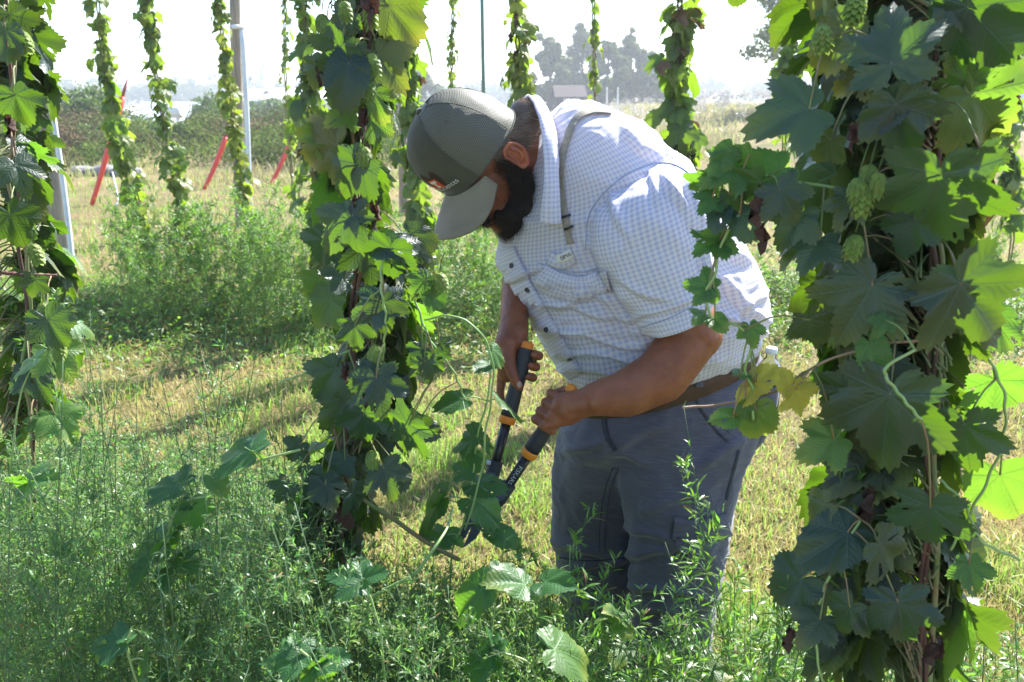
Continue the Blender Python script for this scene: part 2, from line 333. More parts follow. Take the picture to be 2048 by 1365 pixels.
tag(mb.build('bank_brush', leafmat('bank_brush_leaf', (.04, .085, .022), (.14, .27, .04), dry=(.15, .085, .055), veins=False, rough=.8, trans=.2, spec=.1), smooth=False), 'tangled brown and green brush covering the bank beyond the field', 'brush', kind='stuff')
# pale flowering weeds at the far edge of the right field
cs, rs = [], []
for i in range(260):
    px = rng.uniform(1180, 1640); Y = rng.uniform(34, 60); x = at_px(px, Y); cs.append([x, Y, hz(x, Y)+rng.uniform(.5, 1.05)]); rs.append(rng.uniform(.12, .3))
V, F, U, c = cloud(cs, rs, 14000, .035); c[:, 2] = np.repeat(rng.uniform(.2, 1, 14000), 4); mb = MB(); mb.add(V, F, U, c)
tag(mb.build('flowering_weeds', leafmat('pale_bloom', (.22, .2, .12), (.3, .28, .15), dry=(.75, .68, .72), veins=False, trans=.3), smooth=False), 'pale flowering weeds along the far edge of the tan field', 'weeds', kind='stuff')
# rocks at the foot of the bank
M_rock = simple('rock', (.26, .25, .25), (.14, .13, .13), .9, 4, bmp=.03)
for i, (px, s_) in enumerate([(146, .30), (168, .22), (190, .34), (214, .26), (236, .30), (254, .2)]):
    Y = 18.6+.25*(i % 2); x = at_px(px, Y); V, F, _ = sphere((0, 0, 0), (s_, s_*.8, s_*.5), nu=14, nv=9); V = V*(1+.28*vnoise(V*5+i*7, i))[:, None]
    V += [x, Y, float(hz(x, Y))+s_*.2]; tag(mk('rock', V, F, M_rock, smooth=False, loc=(x, Y, float(hz(x, Y)))), 'grey rock in the low heap at the foot of the bank', 'rock', 'rocks at the foot of the bank')
# ---- buildings
M_white = simple('white_wall', (.78, .78, .76), (.68, .68, .67), .7, 2); M_roof = simple('metal_roof', (.62, .66, .72), (.55, .58, .64), .4, 1.5); M_roofd = simple('shingle_roof', (.42, .36, .36), (.34, .29, .29), .8, 3)
M_glassd = simple('dark_glass', (.03, .04, .05), (.05, .06, .07), .15, 3)
def gable(root, x0, x1, y0, y1, z0, zw, zr, wm, rm, hip=0):
    mb = MB(); ym = (y0+y1)/2
    mb.add(*box(((x0+x1)/2, ym, (z0+zw)/2), (x1-x0, y1-y0, zw-z0))); w = mb.build('wall', wm, root, smooth=False)
    o = .35; V = [[x0-o, y0-o, zw], [x1+o, y0-o, zw], [x1+o-hip, ym, zr], [x0-o+hip, ym, zr], [x0-o, y1+o, zw], [x1+o, y1+o, zw]]; V = np.array(V); V2 = V+[0, 0, .15]
    F = [np.array([[6, 7, 8, 9], [9, 8, 11, 10], [0, 1, 7, 6], [5, 4, 10, 11], [3, 2, 1, 0], [4, 5, 2, 3]]), np.array([[0, 6, 9], [0, 9, 3], [3, 9, 10], [3, 10, 4], [1, 2, 8], [1, 8, 7], [2, 5, 11], [2, 11, 8]])]
    rf = mk('roof', np.vstack([V, V2]), F, rm, root, smooth=False); return w, rf
def winrow(root, xs, y, z, w, h):
    for x in xs:
        mb = MB(); mb.add(*box((x, y, z), (w, .08, h))); f = mb.build('window', M_white, root, smooth=False)
        mb = MB(); mb.add(*box((x, y-.05, z), (w*.8, .03, h*.85))); mb.build('pane', M_glassd, f, smooth=False)
Yb = 45; r = empty('barn', 'low building with pale blue white metal roof behind the bushes on the bank', 'building', (at_px(310, Yb), Yb, float(hz(at_px(310, Yb), Yb))))
gable(r, at_px(252, Yb), at_px(345, Yb), Yb, Yb+6, -1, .30, 1.32, M_white, M_roof); winrow(r, [at_px(q, Yb) for q in (275, 300, 325)], Yb-.06, -.1, .4, .35)
Yt = 43; x = at_px(344, Yt); r = empty('storage_tank', 'white rounded storage tank beside the low metal roofed building', 'tank', (x, Yt, -.6))
mb = MB(); px_ = [x-.40, x-.38, x-.3, x+.3, x+.38, x+.40]; mb.add(*tube([[a, Yt, 1.03] for a in px_], [.15, .25, .30, .30, .25, .15], 20)); mb.build('shell', M_white, r)
for dx in (-.22, .22): mb = MB(); mb.add(*box((x+dx, Yt, .1), (.08, .45, 1.4))); mb.build('leg', M_roof, r, smooth=False)
Yc = 150; r = empty('church', 'long hazy church with white steeple and pale roof on the horizon', 'church', (at_px(560, Yc), Yc, -1.5))
gable(r, at_px(520, Yc), at_px(690, Yc), Yc, Yc+16, -3, 1.6, 3.4, M_white, M_white); winrow(r, [at_px(q, Yc) for q in (535, 560, 585, 610, 635)], Yc-.06, .2, 1.2, 1.8)
gable(r, at_px(446, Yc-8), at_px(512, Yc-8), Yc-8, Yc+12, -3, 1.2, 3.2, M_white, M_roofd, 1.5)
xs_ = at_px(512, Yc); mb = MB(); mb.add(*box((xs_, Yc+6, 3.4), (2.4, 2.4, 3.2))); V, F, _ = tube([[xs_, Yc+6, 5], [xs_, Yc+6, 6.6], [xs_, Yc+6, 6.7], [xs_, Yc+6, 11.5]], [.95, .85, .5, .02], 8); mb.add(V, F); mb.build('steeple', M_white, r, smooth=False)
Yh = 90; r = empty('house', 'dark hazy house with a gable and white doors in front of the far trees', 'house', (at_px(1142, Yh), Yh, 0)); M_hw = simple('brown_siding', (.07, .05, .045), (.055, .04, .035), .9, 3, spec=.1)
gable(r, at_px(1116, Yh), at_px(1168, Yh), Yh, Yh+8, -1, 1.7, 2.9, M_hw, M_hw)
for px in (1133, 1152): mb = MB(); mb.add(*box((at_px(px, Yh), Yh-.06, 1.35), (.65, .08, 1.0))); mb.build('door', M_white, r, smooth=False)
# ---- vehicles
M_carw = simple('white_car_paint', (.75, .77, .8), (.72, .74, .78), .25, 2); M_tyre = simple('tyre_rubber', (.03, .03, .03), None, .85, 20); M_carb = simple('silver_car_paint', (.45, .5, .56), (.42, .47, .53), .25, 2)
def vehicle(name, label, cat, x, Y, L, W, Hh, z, paint, van=False):
    r = empty(name, label, cat, (x, Y, z)); hw = W/2
    if van: prof = [(-.5, .32), (-.5, .55), (-.49, .97), (-.44, 1.0), (.22, 1.0), (.27, .96), (.38, .62), (.49, .52), (.5, .34), (.48, .2), (-.48, .2)]
    else: prof = [(-.5, .35), (-.49, .6), (-.42, .66), (-.3, .95), (-.2, 1.0), (.08, 1.0), (.25, .68), (.45, .58), (.5, .42), (.49, .2), (-.48, .2)]
    k = len(prof); A = np.array([[x+a*L, Y-hw*(1 if c < .66 else .88), z+c*Hh] for a, c in prof]); B_ = A.copy(); B_[:, 1] = 2*Y-B_[:, 1]
    F = [np.array([[i, (i+1) % k, k+(i+1) % k, k+i] for i in range(k)])]; V = np.vstack([A, B_, A.mean(0), B_.mean(0)]); F.append(np.array([[i, (i+1) % k, 2*k] for i in range(k)]+[[k+(i+1) % k, k+i, 2*k+1] for i in range(k)]))
    mk('body', V, F, paint, r, smooth=False)
    cols = [(-.4, -.14), (-.1, .1), (.13, .27)] if van else [(-.27, -.03), (0, .16)]
    for a0, a1 in cols: 
        V, F, _ = box((x+(a0+a1)/2*L, Y-hw*.93-.02, z+.79*Hh), ((a1-a0)*L, .03, .24*Hh)); V[V[:, 2] < z+.79*Hh, 1] -= .07*0; mk('window', V-[0, .06, 0], F, M_glassd, r, smooth=False)
    for a in (-.33, .33):
        for s_ in (-1, 1):
            mb = MB(); mb.add(*tube([[x+a*L, Y+s_*(hw-.2), z+.33], [x+a*L, Y+s_*(hw+.02), z+.33]], .33, 20)); w = mb.build('wheel', M_tyre, r); mb = MB(); mb.add(*tube([[x+a*L, Y+s_*(hw-.1), z+.33], [x+a*L, Y+s_*(hw+.04), z+.33]], .19, 16)); mb.build('rim', M_carb, w)
    for s_ in (-1, 1): mb = MB(); mb.add(*sphere((x+.49*L, Y+s_*hw*.7, z+.48*Hh), (.08, .16, .1))); mb.build('headlight', M_roof, r)
Yv = 27; xv = at_px(2105, Yv); vehicle('van', 'white van parked at the right edge behind the hop vines', 'van', xv, Yv, 4.9, 1.9, 2.0, float(hz(xv, Yv)), M_carw, True)
xv = at_px(1740, 30); vehicle('parked_car', 'silver car parked behind the right hop vine, left of the white van', 'car', xv, 30, 4.5, 1.8, 1.5, float(hz(xv, 30)), M_carb)
xv = at_px(530, 62); vehicle('parked_car', 'small distant white car beyond the brush, below the church', 'car', xv, 62, 4.2, 1.7, 1.4, .15, M_carw)
# ================================================================== posts, pipes, guards, wires
def px_path(pts, n=None):                # [(px,py,Y)...]
    K = np.array([P(*q) for q in pts]); return crom(K, n) if n else K
M_post, t, b = newmat('weathered_wood'); co = coord(t); mp = t.nodes.new('ShaderNodeMapping'); mp.inputs['Scale'].default_value = (1, 1, .06); t.links.new(co, mp.inputs[0])
f = noise(t, mp.outputs[0], 45, 5, .6); g = noise(t, co, 3, 3); c = mixc(t, ramp(t, f, .3, .7), (.34, .28, .21), (.17, .135, .10)); c = mixc(t, mth(t, 'MULTIPLY', ramp(t, g, .45, .7), .5), c, (.24, .23, .21)); t.links.new(c, b.inputs['Base Color']); b.inputs['Roughness'].default_value = .9; bump(t, b, f, .006)
M_pvc = simple('grey_plastic_pipe', (.62, .66, .72), (.52, .56, .62), .4, 6); M_green = simple('green_steel', (.10, .17, .14), (.13, .19, .15), .5, 8); M_wire = simple('wire', (.3, .36, .36), None, .4, 5, .6)
M_red = simple('red_plastic', (.75, .055, .03), (.66, .05, .03), .4, 5); M_redd = simple('red_plastic_end', (.28, .05, .05), None, .5, 5)
def post(name, label, px0, px1, pybase, w, mat, cat='post', ptop=-120, Y=None, k=20, tilt=0):
    g0 = G(px1, pybase) if Y is None else np.array([P(px1, pybase, Y)[0], Y, float(hz(P(px1, pybase, Y)[0], Y))]); top = P(px0, ptop, g0[1]+tilt)
    n = 24; L = np.linspace(0, 1, n)[:, None]; pts = (g0-[0, 0, .2])*(1-L)+top*L; rr = w/2*np.linspace(1, .86, n)
    V, F, uv = tube(pts, rr, k); V = V+.0035*(w/.15)*np.c_[vnoise(V*[30, 30, 3], 3), vnoise(V*[30, 30, 3], 4), np.zeros(len(V))]
    return tag(mk(name, V, F, mat, None, uv, loc=g0), label, cat), pts
p1, pts1 = post('wooden_post', 'thick weathered wooden post behind the left hop vine', 46, 128, 548, .205, M_post)
Y1 = pts1[0][1]
r = empty('conduit_pipe', 'long pale grey plastic pipe leaning on the thick left post', 'pipe', G(150, 560))
pp = px_path([(150, 575, Y1-.25), (128, 380, Y1-.2), (98, 180, Y1-.17), (66, -20, Y1-.15), (50, -110, Y1-.15)], 20); mb = MB(); mb.add(*tube(pp, .024, 12)); mb.build('pipe', M_pvc, r)
mb = MB(); mb.add(*tube(pp[12:14], .031, 12)); mb.build('coupling', M_pvc, r)
p2, pts2 = post('wooden_post', 'grey wooden post with a pale pipe, wrapped by the yellow green vine', 466, 480, 455, .145, M_post); Y2 = pts2[0][1]
r = empty('conduit_pipe', 'pale pipe strapped to the grey wooden post behind the yellow green vine', 'pipe', P(500, 420, Y2-.1)); mb = MB(); mb.add(*tube(px_path([(500, 430, Y2-.12), (494, 240, Y2-.12), (484, 56, Y2-.1)], 12), .032, 12)); mb.build('pipe', M_pvc, r)
mb = MB(); mb.add(*tube(px_path([(464, 54, Y2-.2), (488, 54, Y2-.1)]), .026, 10)); mb.build('elbow', M_white, r)
post('steel_pole', 'thin green steel pole rising behind the cap', 962, 972, 470, .042, M_green, 'pole', Y=9, k=12)
post('wooden_post', 'short grey wooden post end seen between the leaves of the right vine', 1897, 1893, 420, .19, M_post, Y=10, ptop=120)
post('wooden_post', 'wooden post top hidden behind the red brown leaves above the cap', 803, 806, 420, .13, M_post, Y=12.2)
post('utility_pole', 'distant thin white pole rising left of the tilted red guard', 162, 166, 240, .35, M_white, 'pole', Y=70, ptop=168, k=10)
post('utility_pole', 'distant thin grey pole beside the post with the yellow green vine', 443, 446, 240, .16, M_pvc, 'pole', Y=60, ptop=150, k=10)
for px, t_ in ((1214, 'nearer the man'), (1236, 'nearer the big vine')):
    post('marker_pole', 'distant thin white pole in the tan field, the one %s' % t_, px, px, 215, .1, M_white, 'pole', Y=48, ptop=175, k=8)
for i, (a, b_, nm) in enumerate([((183, 412), (255, 158), 'long tilted red guy wire guard standing between two left background vines'), ((408, 380), (459, 258), 'tilted red guy wire guard just left of the grey wooden post'), ((541, 372), (597, 245), 'tilted red guy wire guard right of the thin hop vine')]):
    g0 = G(*a); g0 = np.array([P(a[0], a[1], g0[1])[0], g0[1], g0[2]]); top = P(b_[0], b_[1], g0[1]+.35); bot = P(a[0], a[1], g0[1]); ax = norm(top-bot)
    r = empty('guy_wire_guard', nm, 'guard', bot-[0, 0, .2], 'red guy wire guards'); L = np.linalg.norm(top-bot); n = 10
    pts = bot+ax*np.linspace(0, L*.86, n)[:, None]; sag = np.sin(np.linspace(0, np.pi, n))[:, None]*[0, 0, -.03]; mb = MB(); mb.add(*tube(pts+sag, np.linspace(.035, .05, n), 10)); mb.build('sleeve', M_red, r)
    mb = MB(); mb.add(*tube([bot+ax*L*.85, top], [.03, .012], 8)); mb.build('tip', M_redd, r)
    mb = MB(); mb.add(*tube([bot-ax*.35, bot+ax*(L+(4.2 if i else 3.6))], .006, 6)); mb.build('cable', M_wire, r)
wp = px_path([(110, -22, 9), (160, 2, 9.3), (235, 26, 9.8), (330, 49, 10.4), (480, 58, Y2-.1), (620, 78, 12), (700, 92, 12.4)], 60)
tag(mk('trellis_wire', *tube(wp, .0055, 6)[:2], M_wire), 'thin green wire sagging across the sky from the left post to the grey post', 'wire')
wp = px_path([(225, 345, 12), (236, 400, 11.5), (222, 420, 11.4)], 12); tag(mk('anchor_wire', *tube(wp, .01, 6)[:2], M_pvc, loc=wp[-1]), 'short loose white wire by the foot of the longest red guard', 'wire')
# ================================================================== hop leaves
def hop_leaf(lobes=3, n=72, rings=(0, .14, .3, .48, .66, .82, .92, 1.), serr=.052, depth=.52, narrow=1., seed=0):
    r_ = np.random.default_rng(seed); a = np.linspace(-np.pi, np.pi, n, endpoint=False)+np.pi/n
    cents = {1: [0], 3: [0, R(62), -R(62)], 5: [0, R(55), -R(55), R(112), -R(112)]}[lobes]; am = {1: [1], 3: [1, .82, .82], 5: [1, .88, .88, .62, .62]}[lobes]
    wd = {1: R(75), 3: R(31), 5: R(26)}[lobes]*narrow; base = .62 if lobes == 1 else (1-depth)
    rr = np.zeros(n)
    for c, m_ in zip(cents, am):
        d = np.abs((a-c+np.pi) % (2*np.pi)-np.pi); rr = np.maximum(rr, m_*(base*.9+(1-base*.9)*np.exp(-(d/wd)**1.7)))
        rr = np.maximum(rr, m_*np.clip(1.02-(d/wd)*.52, 0, 1))
    back = np.abs(a)/np.pi; rr *= 1-.82*np.clip((back-.80)/.2, 0, 1)**1.2; rr *= 1+.05*np.clip(1-abs(back-.72)/.12, 0, 1)
    if lobes == 1: rr *= .72+.28*np.exp(-(a/R(38))**2)
    ser = np.where(np.arange(n) % 2 == 0, serr, -serr)+r_.normal(size=n)*serr*.3
    rings = np.array(rings); rad = np.outer(rings, rr); rad[-1] *= 1+ser; rad[-2] *= 1+ser*.3
    x = rad*np.sin(a); y = rad*np.cos(a); V = np.c_[x.ravel()[n-1:], y.ravel()[n-1:]]  # first ring collapsed to one point
    V[0] = 0; m_ = len(rings)-1; i = np.arange(n-1)   # open at the base notch
    F = [np.stack([np.zeros(n-1, int), 1+i, 1+i+1], 1)]
    q = []
    for k in range(m_-1): q.append(np.stack([1+k*n+i, 1+(k+1)*n+i, 1+(k+1)*n+i+1, 1+k*n+i+1], 1))
    F.append(np.concatenate(q)); A = np.concatenate([[0], np.tile(a, m_)]); return V, F, A, np.array(cents)
LEAVES_HI = [hop_leaf(3, 80, seed=1), hop_leaf(5, 88, seed=2), hop_leaf(3, 80, depth=.55, seed=3), hop_leaf(1, 60, serr=.045, seed=4), hop_leaf(5, 88, depth=.55, seed=5), hop_leaf(3, 76, depth=.36, seed=8)]
LEAVES_MD = [hop_leaf(3, 40, (0, .35, .7, 1.), seed=1), hop_leaf(5, 44, (0, .35, .7, 1.), seed=2), hop_leaf(3, 40, (0, .35, .7, 1.), depth=.55, seed=3), hop_leaf(1, 30, (0, .35, .7, 1.), seed=4)]
LEAVES_LO = [hop_leaf(3, 18, (0, .5, 1.), serr=.02, seed=1), hop_leaf(1, 14, (0, .5, 1.), serr=.0, seed=4), hop_leaf(5, 22, (0, .5, 1.), serr=.0, seed=2)]
def put_leaf(mb, tpl, base, tip, nrm, size, tint, droop=.3, fold=.15, wave=.05, curl=0., wid=1.):
    """leaf with its petiole end at base, tip direction, upper side nrm"""
    V, F, A, ce = tpl; y = norm(tip); z = norm(np.asarray(nrm)-y*(np.asarray(nrm)@y)); x = np.cross(y, z); X, Y_ = V[:, 0]*wid, V[:, 1]; r_ = np.hypot(X, Y_)
    dm = np.min(np.abs(A[:, None]-ce[None]), 1); ph = rng.uniform(0, 6.28, 3)
    Z = -droop*r_**2*.8-droop*.25*Y_*np.abs(Y_)+fold*np.abs(X)*.9-.10*r_*np.cos(dm*6)*.35+wave*r_*np.sin(A*5+ph[0])*r_+wave*.8*r_**2*np.sin(A*9+ph[1])+curl*np.abs(X)**2
    Z += wave*.5*np.sin(X*9+ph[2])*np.sin(Y_*8+ph[0])*r_
    W = np.asarray(base)+size*(X[:, None]*x+Y_[:, None]*y+Z[:, None]*z)
    if len(V) > 300:                     # insect holes
        q = F[1]; k = np.ones(len(q), bool); nn = (len(V)-1)//7
        for _ in range(int(rng.integers(0, 5))):
            j = int(rng.integers(nn, len(q)-nn)); k[j:j+int(rng.integers(1, 3))] = False
            if rng.uniform() < .4 and j+nn-1 < len(q): k[j+nn-1] = False
        F = [F[0], q[k]]
    mb.add(W, F, V, tint)
def petiole(mb, a, b, r=.0013):
    a = np.asarray(a, float); b = np.asarray(b, float); m_ = (a+b)/2+[0, 0, .15*np.linalg.norm(b-a)]; mb.add(*tube(crom([a, m_, b], 6), [r*1.3, r*1.1, r, r, r*.9, r*1.1], 5))
M_leaf = leafmat('hop_leaf', (.009, .027, .028), (.22, .47, .012), rough=.45, trans=.19, spec=.42)
M_leaf_young_sunlit = leafmat('young_and_sunlit_hop_leaf', (.030, .095, .030), (.22, .52, .03), rough=.45, trans=.34, spec=.4)  # young leaves, and older ones given a sunlit look by colour
M_stem = simple('bine_stem', (.16, .22, .07), (.22, .14, .07), .7, 14); M_stem_red = simple('old_bine', (.13, .055, .035), (.07, .04, .03), .8, 20); M_stem_g = simple('green_shoot', (.20, .33, .10), (.26, .36, .13), .5, 10)
M_cone = leafmat('hop_cone', (.17, .26, .06), (.28, .42, .08), dry=(.3, .14, .06), veins=False, rough=.6, trans=.4)
M_dead = leafmat('dead_leaf', (.055, .026, .02), (.12, .04, .02), dry=(.08, .04, .03), veins=True, rough=.8, trans=.25)
def tint(y=.0, d=.0): return (float(np.clip(rng.normal(.45, .2), 0, 1)), float(np.clip(y+rng.uniform(0, .12), 0, 1)), d)
def cone_mesh(mb, c, L=.035, w=.022, up=(0, 0, 1)):
    ax = norm(up); n1 = norm(np.cross(ax, [.3, .8, .1])); n2 = np.cross(ax, n1); mb.add(*sphere(c, (w*.36, w*.36, L*.42), np.c_[n1, n2, ax], 10, 8)[:2], None, (.5, .1, 0))
    for k in range(9):
        f = k/8; rad = w*.5*math.sin(math.pi*(.18+.74*f))
        for j in range(6):
            a = j*2*math.pi/6+k*.52; d = math.cos(a)*n1+math.sin(a)*n2; p = np.asarray(c)+ax*(L*(.48-.95*f))+d*rad*.55; dn = norm(d*.55-ax*.8); sd = np.cross(dn, d); s = w*.36
            V = np.array([p-sd*s*.6, p+dn*s*.7-sd*s*.75+d*s*.35, p+dn*s*1.7+d*s*.2, p+dn*s*.7+sd*s*.75+d*s*.35, p+sd*s*.6]); mb.add(V, [np.array([[0, 1, 3, 4]]), np.array([[1, 2, 3]])], None, (rng.uniform(.3, .8), rng.uniform(0, .2), max(0, rng.uniform(-1.5, .35))))
def crumple(mb, p, s):                   # dead hanging leaf, crumpled
    V, F, A, ce = hop_leaf(3, 34, (0, .25, .5, .75, 1.), seed=int(rng.integers(99))); r_ = np.hypot(V[:, 0], V[:, 1]); W = np.c_[V[:, 0]*.38, np.sin(V[:, 0]*7)*.2+.1*vnoise(np.c_[V*6, V[:, 0]*0], 3), -V[:, 1]]
    W = W+.26*np.c_[vnoise(np.c_[V*5, r_], 1), vnoise(np.c_[V*5, r_], 2), vnoise(np.c_[V*5, r_], 4)]; a = rng.uniform(0, 6.28); c_, s_ = math.cos(a), math.sin(a); W = W@np.array([[c_, s_, 0], [-s_, c_, 0], [0, 0, 1]]); mb.add(np.asarray(p)+W*s, F, V, (rng.uniform(.2, .8), 0, rng.uniform(.2, .8)))
def bg_vine(label, path, size, n, wid, yel=.1, dens_end=1., Y=6, red=0, name='hop_vine', lo=False, top_sparse=.5):
    """path [(px,py)...] top to bottom at distance Y; leaves of real size hung along it"""
    path = [(2*path[0][0]-path[1][0], -190)]+path
    pts = px_path([(a, b, Y) for a, b in path], 60); foot = pts[-1]; zf = float(hz(foot[0], foot[1])); r = empty(name, label, 'hop vine', (foot[0], foot[1], min(zf, foot[2])), 'hop vines on their strings')
    if foot[2] > zf+.02: pts = np.vstack([pts, [foot[0]+.02, foot[1], zf]])
    mb = MB()
    for k in range(2): 
        q = pts+np.c_[np.sin(np.arange(len(pts))*.9+k*3), np.cos(np.arange(len(pts))*.9+k*3), 0*pts[:, 0]]*.012; mb.add(*tube(q, .006 if not lo else .008, 5))
    mb.build('bine', M_stem_red if red else M_stem, r); mb = MB(); tp = LEAVES_LO if lo else LEAVES_MD; st = MB()
    for i in range(n):
        f = rng.uniform(0, 1)**.8; p = pts[int(f*59)]; cl = .62+.38*math.sin(f*31+path[0][0]); 
        if rng.uniform() > .72+.28*(math.sin(f*47+path[0][0]*.3) > -.35): continue
        a = rng.uniform(0, 2*np.pi); out = np.array([math.cos(a), math.sin(a), 0])
        rad = wid*1.0*rng.uniform(.1, 1)*(.45+.75*f**.7)*cl; b_ = p+out*rad+[0, 0, rng.uniform(-.03, .05)]; s = size*.88*rng.uniform(.5, 1.3)*(.7+.45*f)
        tipd = norm(out*rng.uniform(.2, .9)+[0, 0, -rng.uniform(.3, 1.2)]+rng.normal(size=3)*.25); nr = norm(out*.8+[0, 0, .7]+rng.normal(size=3)*.35)
        put_leaf(mb, tp[rng.integers(len(tp))], b_, tipd, nr, s*.62, tint(yel*rng.uniform(0, 1.6), float(rng.uniform() < .012+red*.03)), rng.uniform(.2, .6), rng.uniform(.05, .35))
        if not lo: petiole(st, p, b_, .0012)
    mb.build('foliage', M_leaf_bg, r)
    if not lo: tag(st.build('petioles', M_stem, r), kind='stuff')
    if red:
        mb = MB()
        for i in range(6): p = pts[rng.integers(5, 55)]; crumple(mb, p+rng.normal(size=3)*.03, .06)
        mb.build('dead_leaves', M_dead, r)
    return r
M_leaf_bg = leafmat('hop_leaf_far', (.024, .068, .02), (.26, .50, .02), veins=False, rough=.42, trans=.36, spec=.4)
bg_vine('slim hop vine on a string, its lower half beside the longest red guard', [(190, -60), (198, 30), (205, 110), (220, 190), (245, 300), (275, 400), (300, 520)], .15, 230, .13, .18, Y=6.9)
bg_vine('slim hop vine second from the thick left post, right of the longest red guard', [(285, -60), (297, 30), (308, 120), (330, 260), (355, 380), (385, 520)], .13, 300, .12, .15, Y=6.6)
bg_vine('yellow green hop vine climbing in front of the grey wooden post', [(426, -60), (441, 40), (453, 150), (468, 270), (486, 380), (515, 520)], .13, 330, .12, .3, Y=7.2)
bg_vine('very thin sparse hop vine right of the grey post', [(572, -40), (570, 60), (572, 180), (580, 300), (590, 440)], .12, 130, .09, .2, Y=9.5, lo=True)
bg_vine('dark leafy hop vine immediately left of the big middle vine', [(605, -60), (612, 50), (622, 160), (618, 260), (632, 400), (650, 560)], .17, 260, .15, .1, Y=5.8)
bg_vine('hop vine with reddish dead leaves behind the front of the cap', [(800, -60), (812, 60), (815, 200), (830, 330), (850, 520)], .16, 260, .13, .1, Y=5.4, red=1)
bg_vine('sparse hop vine hanging above the cap, left of the green pole', [(908, -60), (905, 60), (903, 170), (905, 420)], .12, 110, .09, .2, Y=9, lo=True)
bg_vine('hop vine with yellowing leaves above the nape of the neck', [(1030, -60), (1034, 60), (1040, 180), (1050, 330), (1060, 480)], .15, 190, .13, .3, Y=5.6, red=1)
bg_vine('sparse hop vine in front of the distant trees behind the back', [(1188, -60), (1187, 60), (1190, 180), (1192, 420)], .13, 130, .10, .2, Y=8.5, lo=True)
bg_vine('full dark hop vine rising from behind the checked shoulder', [(1358, -60), (1360, 50), (1355, 150), (1356, 250), (1365, 330), (1375, 520)], .19, 230, .16, .12, Y=4.9, red=1)
bg_vine('hop vine in front of the dark twiggy tree, left of the big right vine', [(1580, -60), (1578, 40), (1575, 120), (1568, 200), (1570, 520)], .15, 260, .12, .12, Y=7)
bg_vine('dark hop vine in front of the white van at the right edge', [(2010, -60), (2012, 60), (2015, 170), (2018, 300), (2025, 480)], .15, 240, .13, .1, Y=6)
# ================================================================== rows of tall weeds behind
M_weed = leafmat('tall_weed_leaf', (.045, .125, .03), (.24, .54, .04), dry=(.35, .16, .05), veins=False, rough=.5, trans=.32)
def lanceolate(p, d, nrm, L, w, bend=.3):    # arrays -> V, F : bent narrow leaf, 6 verts
    sd = np.cross(d, nrm); sd /= np.linalg.norm(sd, axis=1)[:, None]+1e-9; up = np.cross(sd, d); L = L[:, None]; w = w[:, None]
    m1 = p+d*L*.35+up*L*bend*.12; m2 = p+d*L*.7+up*L*bend*.02; e = p+d*L*.98-up*L*bend*.2
    V = np.stack([p, m1-sd*w, m1+sd*w, m2-sd*w*.75, m2+sd*w*.75, e], 1).reshape(-1, 3); i = np.arange(len(p))[:, None]*6
    return V, [i+np.array([[0, 1, 2]]), i+np.array([[1, 3, 4, 2]]), i+np.array([[3, 5, 4]])]
def unit(a): return a/(np.linalg.norm(a, axis=1)[:, None]+1e-9)
def weed_geo(base, top, nb, nl, bl, L, w, rg, bend=.1, stem_r=.002, start=.25, alt=0.):
    base = np.asarray(base, float); top = np.asarray(top, float); H_ = np.linalg.norm(top-base); mid = (base+top)/2+np.array([rg.normal()*bend*H_*.5, rg.normal()*bend*H_*.5, .04*H_]); st = crom([base, mid, top], 16)
    S_ = [tube(st, np.linspace(stem_r, stem_r*.35, 16), 5)]; Lp, Ld, Ln = [], [], []
    def leaves(path, n, sc):
        t = rg.uniform(.05, 1, n); i = np.minimum((t*(len(path)-1)).astype(int), len(path)-2); f = (t*(len(path)-1)-i)[:, None]; p = path[i]*(1-f)+path[i+1]*f; ax = unit(path[i+1]-path[i]); q = unit(np.cross(ax, rg.normal(size=(n, 3)))); Lp.append(p); Ld.append(unit(ax*rg.uniform(.4, 1.2, (n, 1))+q)); Ln.append(sc*(1.15-.6*t))
    leaves(st[4:], int(nl*1.3), 1.2)
    for k in range(nb):
        t = start+(1-start)*k/nb*.95+rg.uniform(0, .03); j = min(14, int(t*15)); p = st[j]; ax = norm(st[j+1]-st[j]); a = k*2.4+rg.uniform(-.4, .4); n1 = norm(np.cross(ax, [.2, .9, .1])); n2 = np.cross(ax, n1); out = n1*math.cos(a)+n2*math.sin(a); l = bl*(1.1-.75*t)*rg.uniform(.6, 1.2)
        e = p+(ax*.8+out*.75+np.array([0, 0, .15]))*l; pth = crom([p, p+(ax*.35+out*.5)*l, e], 8); S_.append(tube(pth, np.linspace(stem_r*.5, stem_r*.2, 8), 4, False)); leaves(pth, nl, 1.)
        if alt and rg.uniform() < alt:
            p2 = pth[4]; e2 = p2+norm(ax*.7+n1*rg.normal()*.7+n2*rg.normal()*.7)*l*.5; pt2 = crom([p2, (p2+e2)/2+[0, 0, .005], e2], 6); S_.append(tube(pt2, stem_r*.2, 4, False)); leaves(pt2, nl//2, .8)
    p = np.concatenate(Lp); d = np.concatenate(Ld); s = np.concatenate(Ln); n = len(p); V, F = lanceolate(p, d, unit(rg.normal(size=(n, 3))*.5+[0, 0, 1]), L*s*rg.uniform(.6, 1.2, n), w*rg.uniform(.7, 1.2, n), .5); return S_, V, F, np.repeat(np.c_[rg.uniform(.1, 1, n), rg.uniform(0, .2, n), (rg.uniform(size=n) < .012)*1.], 6, 0)
